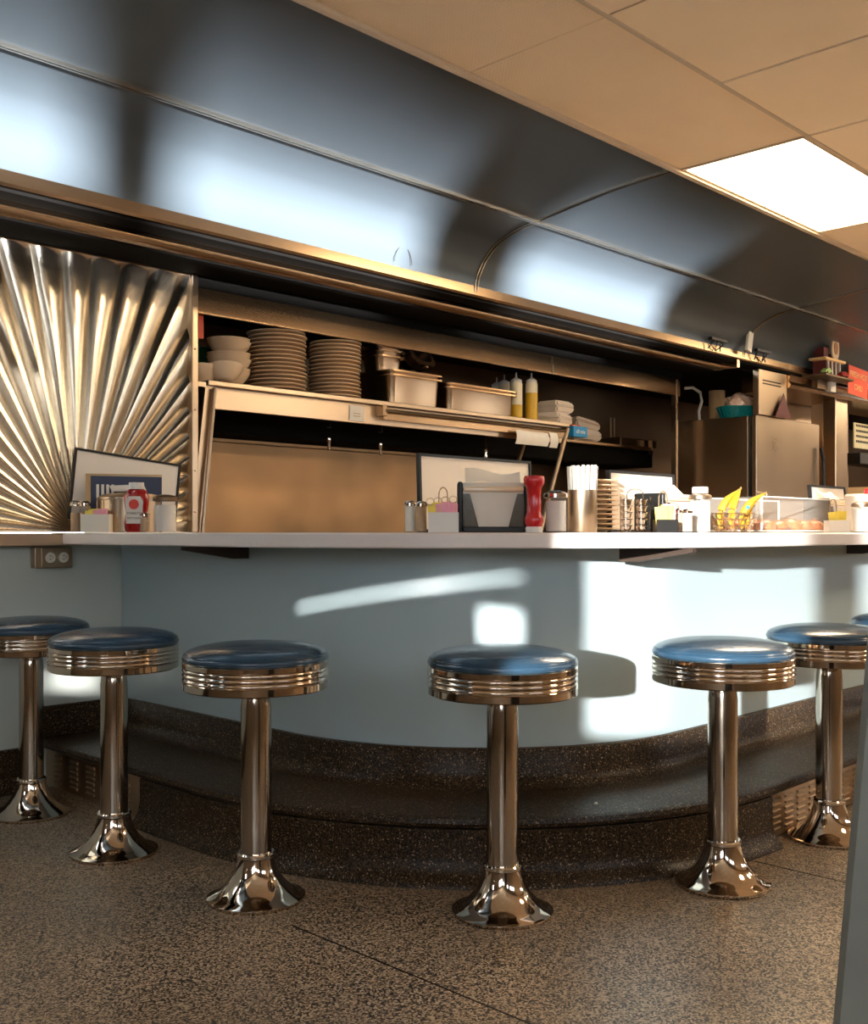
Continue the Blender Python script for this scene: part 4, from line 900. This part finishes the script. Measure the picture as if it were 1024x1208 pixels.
# pastry case
xa, d = onY(899, 1.80); xb_, d2 = onY(986, 1.80)
CL, CD, CH = xb_-xa, .24, .122
t = thing('pastry_case', 'clear acrylic pastry case with orange-brown pastries on counter', 'display case', (xa, 1.80, CZ+.002))
b = B(); box(b, 0, CL, 0, CD, 0, .006, bev=.001); obj('case_base', b, 'white', t)
for nm, q in (('front_pane', (0, CL, 0, .004, .006, CH)), ('rear_pane', (0, CL, CD-.004, CD, .006, CH)), ('side_pane', (0, .004, .004, CD-.004, .006, CH)), ('side_pane', (CL-.004, CL, .004, CD-.004, .006, CH)), ('top_pane', (0, CL, 0, CD, CH, CH+.004))):
    b = B(); box(b, *q); obj(nm, b, 'acrylic', t)
b = B()
for xx in (0, CL-.004):
    for yy in (0, CD-.004): box(b, xx-.001, xx+.005, yy-.001, yy+.005, .006, CH+.005)
for yy in (-.001, CD-.003): box(b, 0, CL, yy, yy+.004, CH+.001, CH+.006)
obj('edge_glow', b, 'white', t)
b = B(); q = .16; tube(b, [(q, .10, CH+.004), (q, .10, CH+.026), (q+.07, .10, CH+.026), (q+.07, .10, CH+.004)], .003, 6); obj('handle', b, 'steel', t)
rnd = random.Random(9)
for k in range(12):
    px_ = xa+.05+(CL-.10)*((k % 6)/5.0); py_ = 1.80+.065+.11*(k//6)
    tag(obj('pastry', blob(.085, .085, .055+.02*rnd.random(), k+20, 2), 'pastry', smooth=40, loc=(px_, py_, CZ+.019)), 'glazed pastry in the %s row of the acrylic case, %s from the left' % (('front', 'back')[k//6], ('first', 'second', 'third', 'fourth', 'fifth', 'sixth')[k % 6]), 'pastry', 'pastries in the acrylic case')
b = B(); rnd = random.Random(5)
# far right group
x, y = P(1006, 4.05)
dispenser(975, 4.40, .20, .15, 0.0, 'napkin dispenser farthest right beyond the pastry case')
packet_caddy(987, 3.98, .075, .1, FACE, 'white packet caddy at the far right', 2, 0, 'at the far right', hb=.045)
shaker(1016, 3.98, .115, .034, .75, 'glass sugar shaker cut by the right picture edge', lid='wire', fm='sugar')
b = B(); x, y = P(1022, 4.25); box(b, x-.12, x+.10, y-.04, y+.04, CZ+.001, CZ+.15, bev=.008); box(b, x-.05, x+.06, y-.042, y-.039, CZ+.115, CZ+.145); tag(obj('paper_dispenser', b, 'paper'), 'white boxy dispenser behind the rightmost sugar shaker', 'dispenser')
b = B(); lathe(b, [(0, 0), (.022, 0), (.022, .02), (.015, .024), (0, .024)], 20, cx=x+.01, cy=y-.01, cz=CZ+.151); tag(obj('sauce_cup', b, 'red', smooth=40), 'small red cup at the far right edge of the counter', 'cup')
# crumb on the step
b = blob(.014, .012, .009, 3, 1); x, y = P(703, 2.98); tag(obj('paper_crumb', b, 'paper', loc=(x, y, .192)), 'tiny white paper crumb on the dark step', 'crumb')
# ------------------------------------------------------------------ booth edge in the right foreground
q0 = P(985, 1.05); q1 = P(1024, 1.05)
t = thing('booth_end', 'grey leaning booth end panel cut off at the right foreground', 'booth', (q0[0], q0[1], 0), FACE)
# outline in its own plane: leans outwards as it rises
def zz(py): return CZ+(628-py)/FPX*1.05
s_ = 1.05/FPX
edge = [(0-(1208-1208)*s_-.004, 0.0), (0, zz(1208)), (36*s_, zz(810)), (52*s_, zz(600)+.05)]
b = B(); wd = 31*s_
prism(b, [(-.03+wd, 0), (wd, zz(1208)), (36*s_+wd, zz(810)), (50*s_+wd, zz(640)), (.35, zz(640)), (.35, 0)], -.04, .0, M4=Matrix.Rotation(PI/2, 4, 'X')); obj('end_panel', b, 'black', t)
b = B(); prism(b, [(-.032, 0), (-.002, zz(1208)), (36*s_-.002, zz(810)), (50*s_-.002, zz(640)+.002), (50*s_+wd, zz(640)+.002), (36*s_+wd, zz(810)), (wd, zz(1208)), (-.03+wd, 0)], .0, .016, M4=Matrix.Rotation(PI/2, 4, 'X')); obj('edge_trim', b, 'booth', t)
